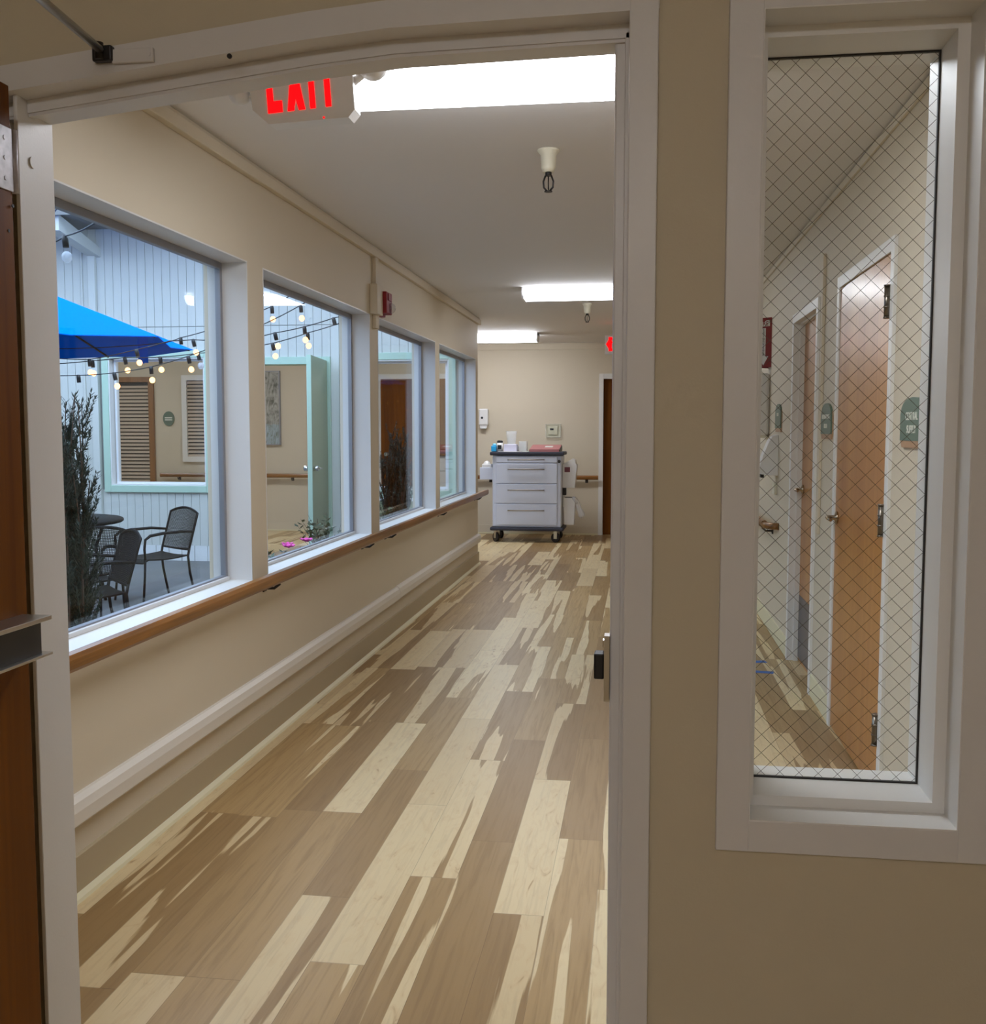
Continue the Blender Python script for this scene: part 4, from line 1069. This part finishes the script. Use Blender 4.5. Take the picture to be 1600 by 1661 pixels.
m = MB(); m.lathe((-1.79, 13.42, ZT+.115), [(.039, 0), (.039, .022), (.02, .03), (1e-6, .031)], 20); m.build('lid', M_black, t)
m = MB(); m.box(-1.815, -1.765, 13.374, 13.384, ZT+.03, ZT+.085, .003); m.build('label', M_black, t)
t = thing('glove_box', 'blue box of gloves at the left edge of the cart top', 'glove box', (-1.87, 13.45, ZT))
m = MB(); m.box(-1.90, -1.835, 13.38, 13.52, ZT, ZT+.075, .008); m.build('carton', paint('glove_blue', (40, 168, 224), .5), t)
m = MB(); m.ball((-1.865, 13.45, ZT+.085), .028, 10, .7); m.build('glove', paint('glove_pale', (120, 196, 226), .6), t)
m = MB(); m.box(-1.80, -1.42, 13.29, 13.36, ZT, ZT+.004)
tag(m.build('notepad', M_white), 'thin white sheet along the front edge of the cart top', 'papers')
# bins hung on the cart sides
t = thing('side_tray', 'white tissue caddy hanging on the left side of the cart', 'caddy', (-1.98, 13.45, .82))
m = MB(); m.box(-2.045, -1.873, 13.36, 13.58, .80, .955, .006); m.build('tray', M_cart, t)
m = MB(); m.ball((-1.965, 13.46, .985), .05, 12, 1.1); m.box(-2.02, -1.90, 13.38, 13.55, .95, 1.0, .01); m.build('tissues', M_white, t)
t = thing('sharps_container', 'white sharps container with dark label on the right side of the cart', 'sharps container', (-.90, 13.55, .72))
m = MB(); P = [(-.982, .70), (-.825, .70), (-.80, .96), (-.80, 1.0), (-.982, 1.0)]
m.prism(P, 13.42, 13.66, 'y'); m.build('bin', M_plastic, t)
m = MB(); m.prism([(-.97, 1.0), (-.81, 1.0), (-.83, 1.055), (-.86, 1.07), (-.93, 1.03)], 13.43, 13.65, 'y'); m.cyl((-.842, 13.45, 1.035), (-.842, 13.63, 1.035), .026, 12); m.build('lid', M_white, t)
m = MB(); m.box(-.955, -.885, 13.414, 13.42, .90, .965); m.build('label', paint('sharps_label', (112, 52, 62), .5), t)
m = MB(); m.box(-.984, -.94, 13.5, 13.6, .60, .70, .003); m.build('bracket', M_dark, t)
t = thing('waste_bin', 'white waste bin with loose clear liner on the right side of the cart', 'waste bin', (-.91, 13.5, .22))
m = MB(); Wt = [(-.955, -.80, 13.42, 13.62, .56)]; 
for (zz0, zz1, i0) in ((.22, .575, 0),):
    m.prism([(-.955, .225), (-.835, .225), (-.815, .57), (-.962, .57)], 13.42, 13.62, 'y')
m.build('bin', M_plastic, t)
m = MB(); m.prism([(-.955, .5701), (-.82, .5701), (-.825, .574), (-.95, .574)], 13.43, 13.61, 'y'); m.build('opening', M_black, t)
m = MB(); m.box(-.984, -.955, 13.48, 13.58, .45, .60, .003); m.build('hook', M_steel, t)
m = MB(); m.tube([(-.82, 13.50, .56), (-.795, 13.48, .50), (-.77, 13.47, .42), (-.735, 13.46, .35), (-.715, 13.46, .325)], [.02, .036, .035, .045, .03], 9)
m.tube([(-.85, 13.44, .572), (-.825, 13.42, .56), (-.80, 13.43, .50)], [.02, .026, .016], 8); m.build('liner', M_bag, t)

# end wall devices
t = thing('sanitiser_dispenser', 'white hand sanitiser dispenser on the end wall left of the cart', 'dispenser', (-2.13, Y1, 1.46))
m = MB(); m.box(-2.205, -2.075, Y1-.10, Y1-.001, 1.50, 1.73, .02, seg=3); m.prism([(-2.19, 1.50), (-2.09, 1.50), (-2.095, 1.465), (-2.185, 1.465)], Y1-.085, Y1-.01, 'y'); m.build('cover', M_plastic, t)
m = MB(); m.cyl((-2.157, Y1-.103, 1.605), (-2.157, Y1-.10, 1.605), .016, 14); m.build('window', M_black, t)
m = MB(); m.box(-2.18, -2.10, Y1-.09, Y1-.05, 1.452, 1.466, .003); m.build('nozzle', M_steel, t)
t = thing('thermostat', 'cream thermostat under a clear guard on the end wall above the cart', 'thermostat', (-1.18, Y1, 1.43))
m = MB(); m.box(-1.25, -1.12, Y1-.03, Y1-.006, 1.375, 1.485, .004); m.build('unit', M_cream, t)
m = MB(); m.box(-1.225, -1.175, Y1-.032, Y1-.03, 1.435, 1.46); m.build('display', M_black, t)
m = MB(); m.box(-1.285, -1.075, Y1-.006, Y1+.001, 1.335, 1.52, .002); m.build('back_plate', M_cream, t)
m = MB(); ring(m, -1.277, -1.083, 1.343, 1.512, .008, Y1-.05, Y1-.006); m.build('guard', M_clear, t)
m = MB(); m.box(-1.269, -1.091, Y1-.05, Y1-.047, 1.351, 1.504); m.build('guard_pane', M_glass2, t)

# ------------------------------------------------------------------ daylight and render settings
w = bpy.data.worlds.new('dusk_sky'); scene.world = w; w.use_nodes = True
nt = w.node_tree; bg = nt.nodes['Background']
bg.inputs[0].default_value = (.55, .73, 1.0, 1); bg.inputs[1].default_value = 3.1
vs_ = scene.view_settings
scene.display_settings.display_device = 'sRGB'
vs_.view_transform = 'Standard'; vs_.look = 'None'; vs_.gamma = 1.; vs_.exposure = .5; vs_.use_curve_mapping = False
scene.cycles.max_bounces = 10; scene.cycles.transparent_max_bounces = 24; scene.cycles.diffuse_bounces = 5; scene.cycles.glossy_bounces = 4
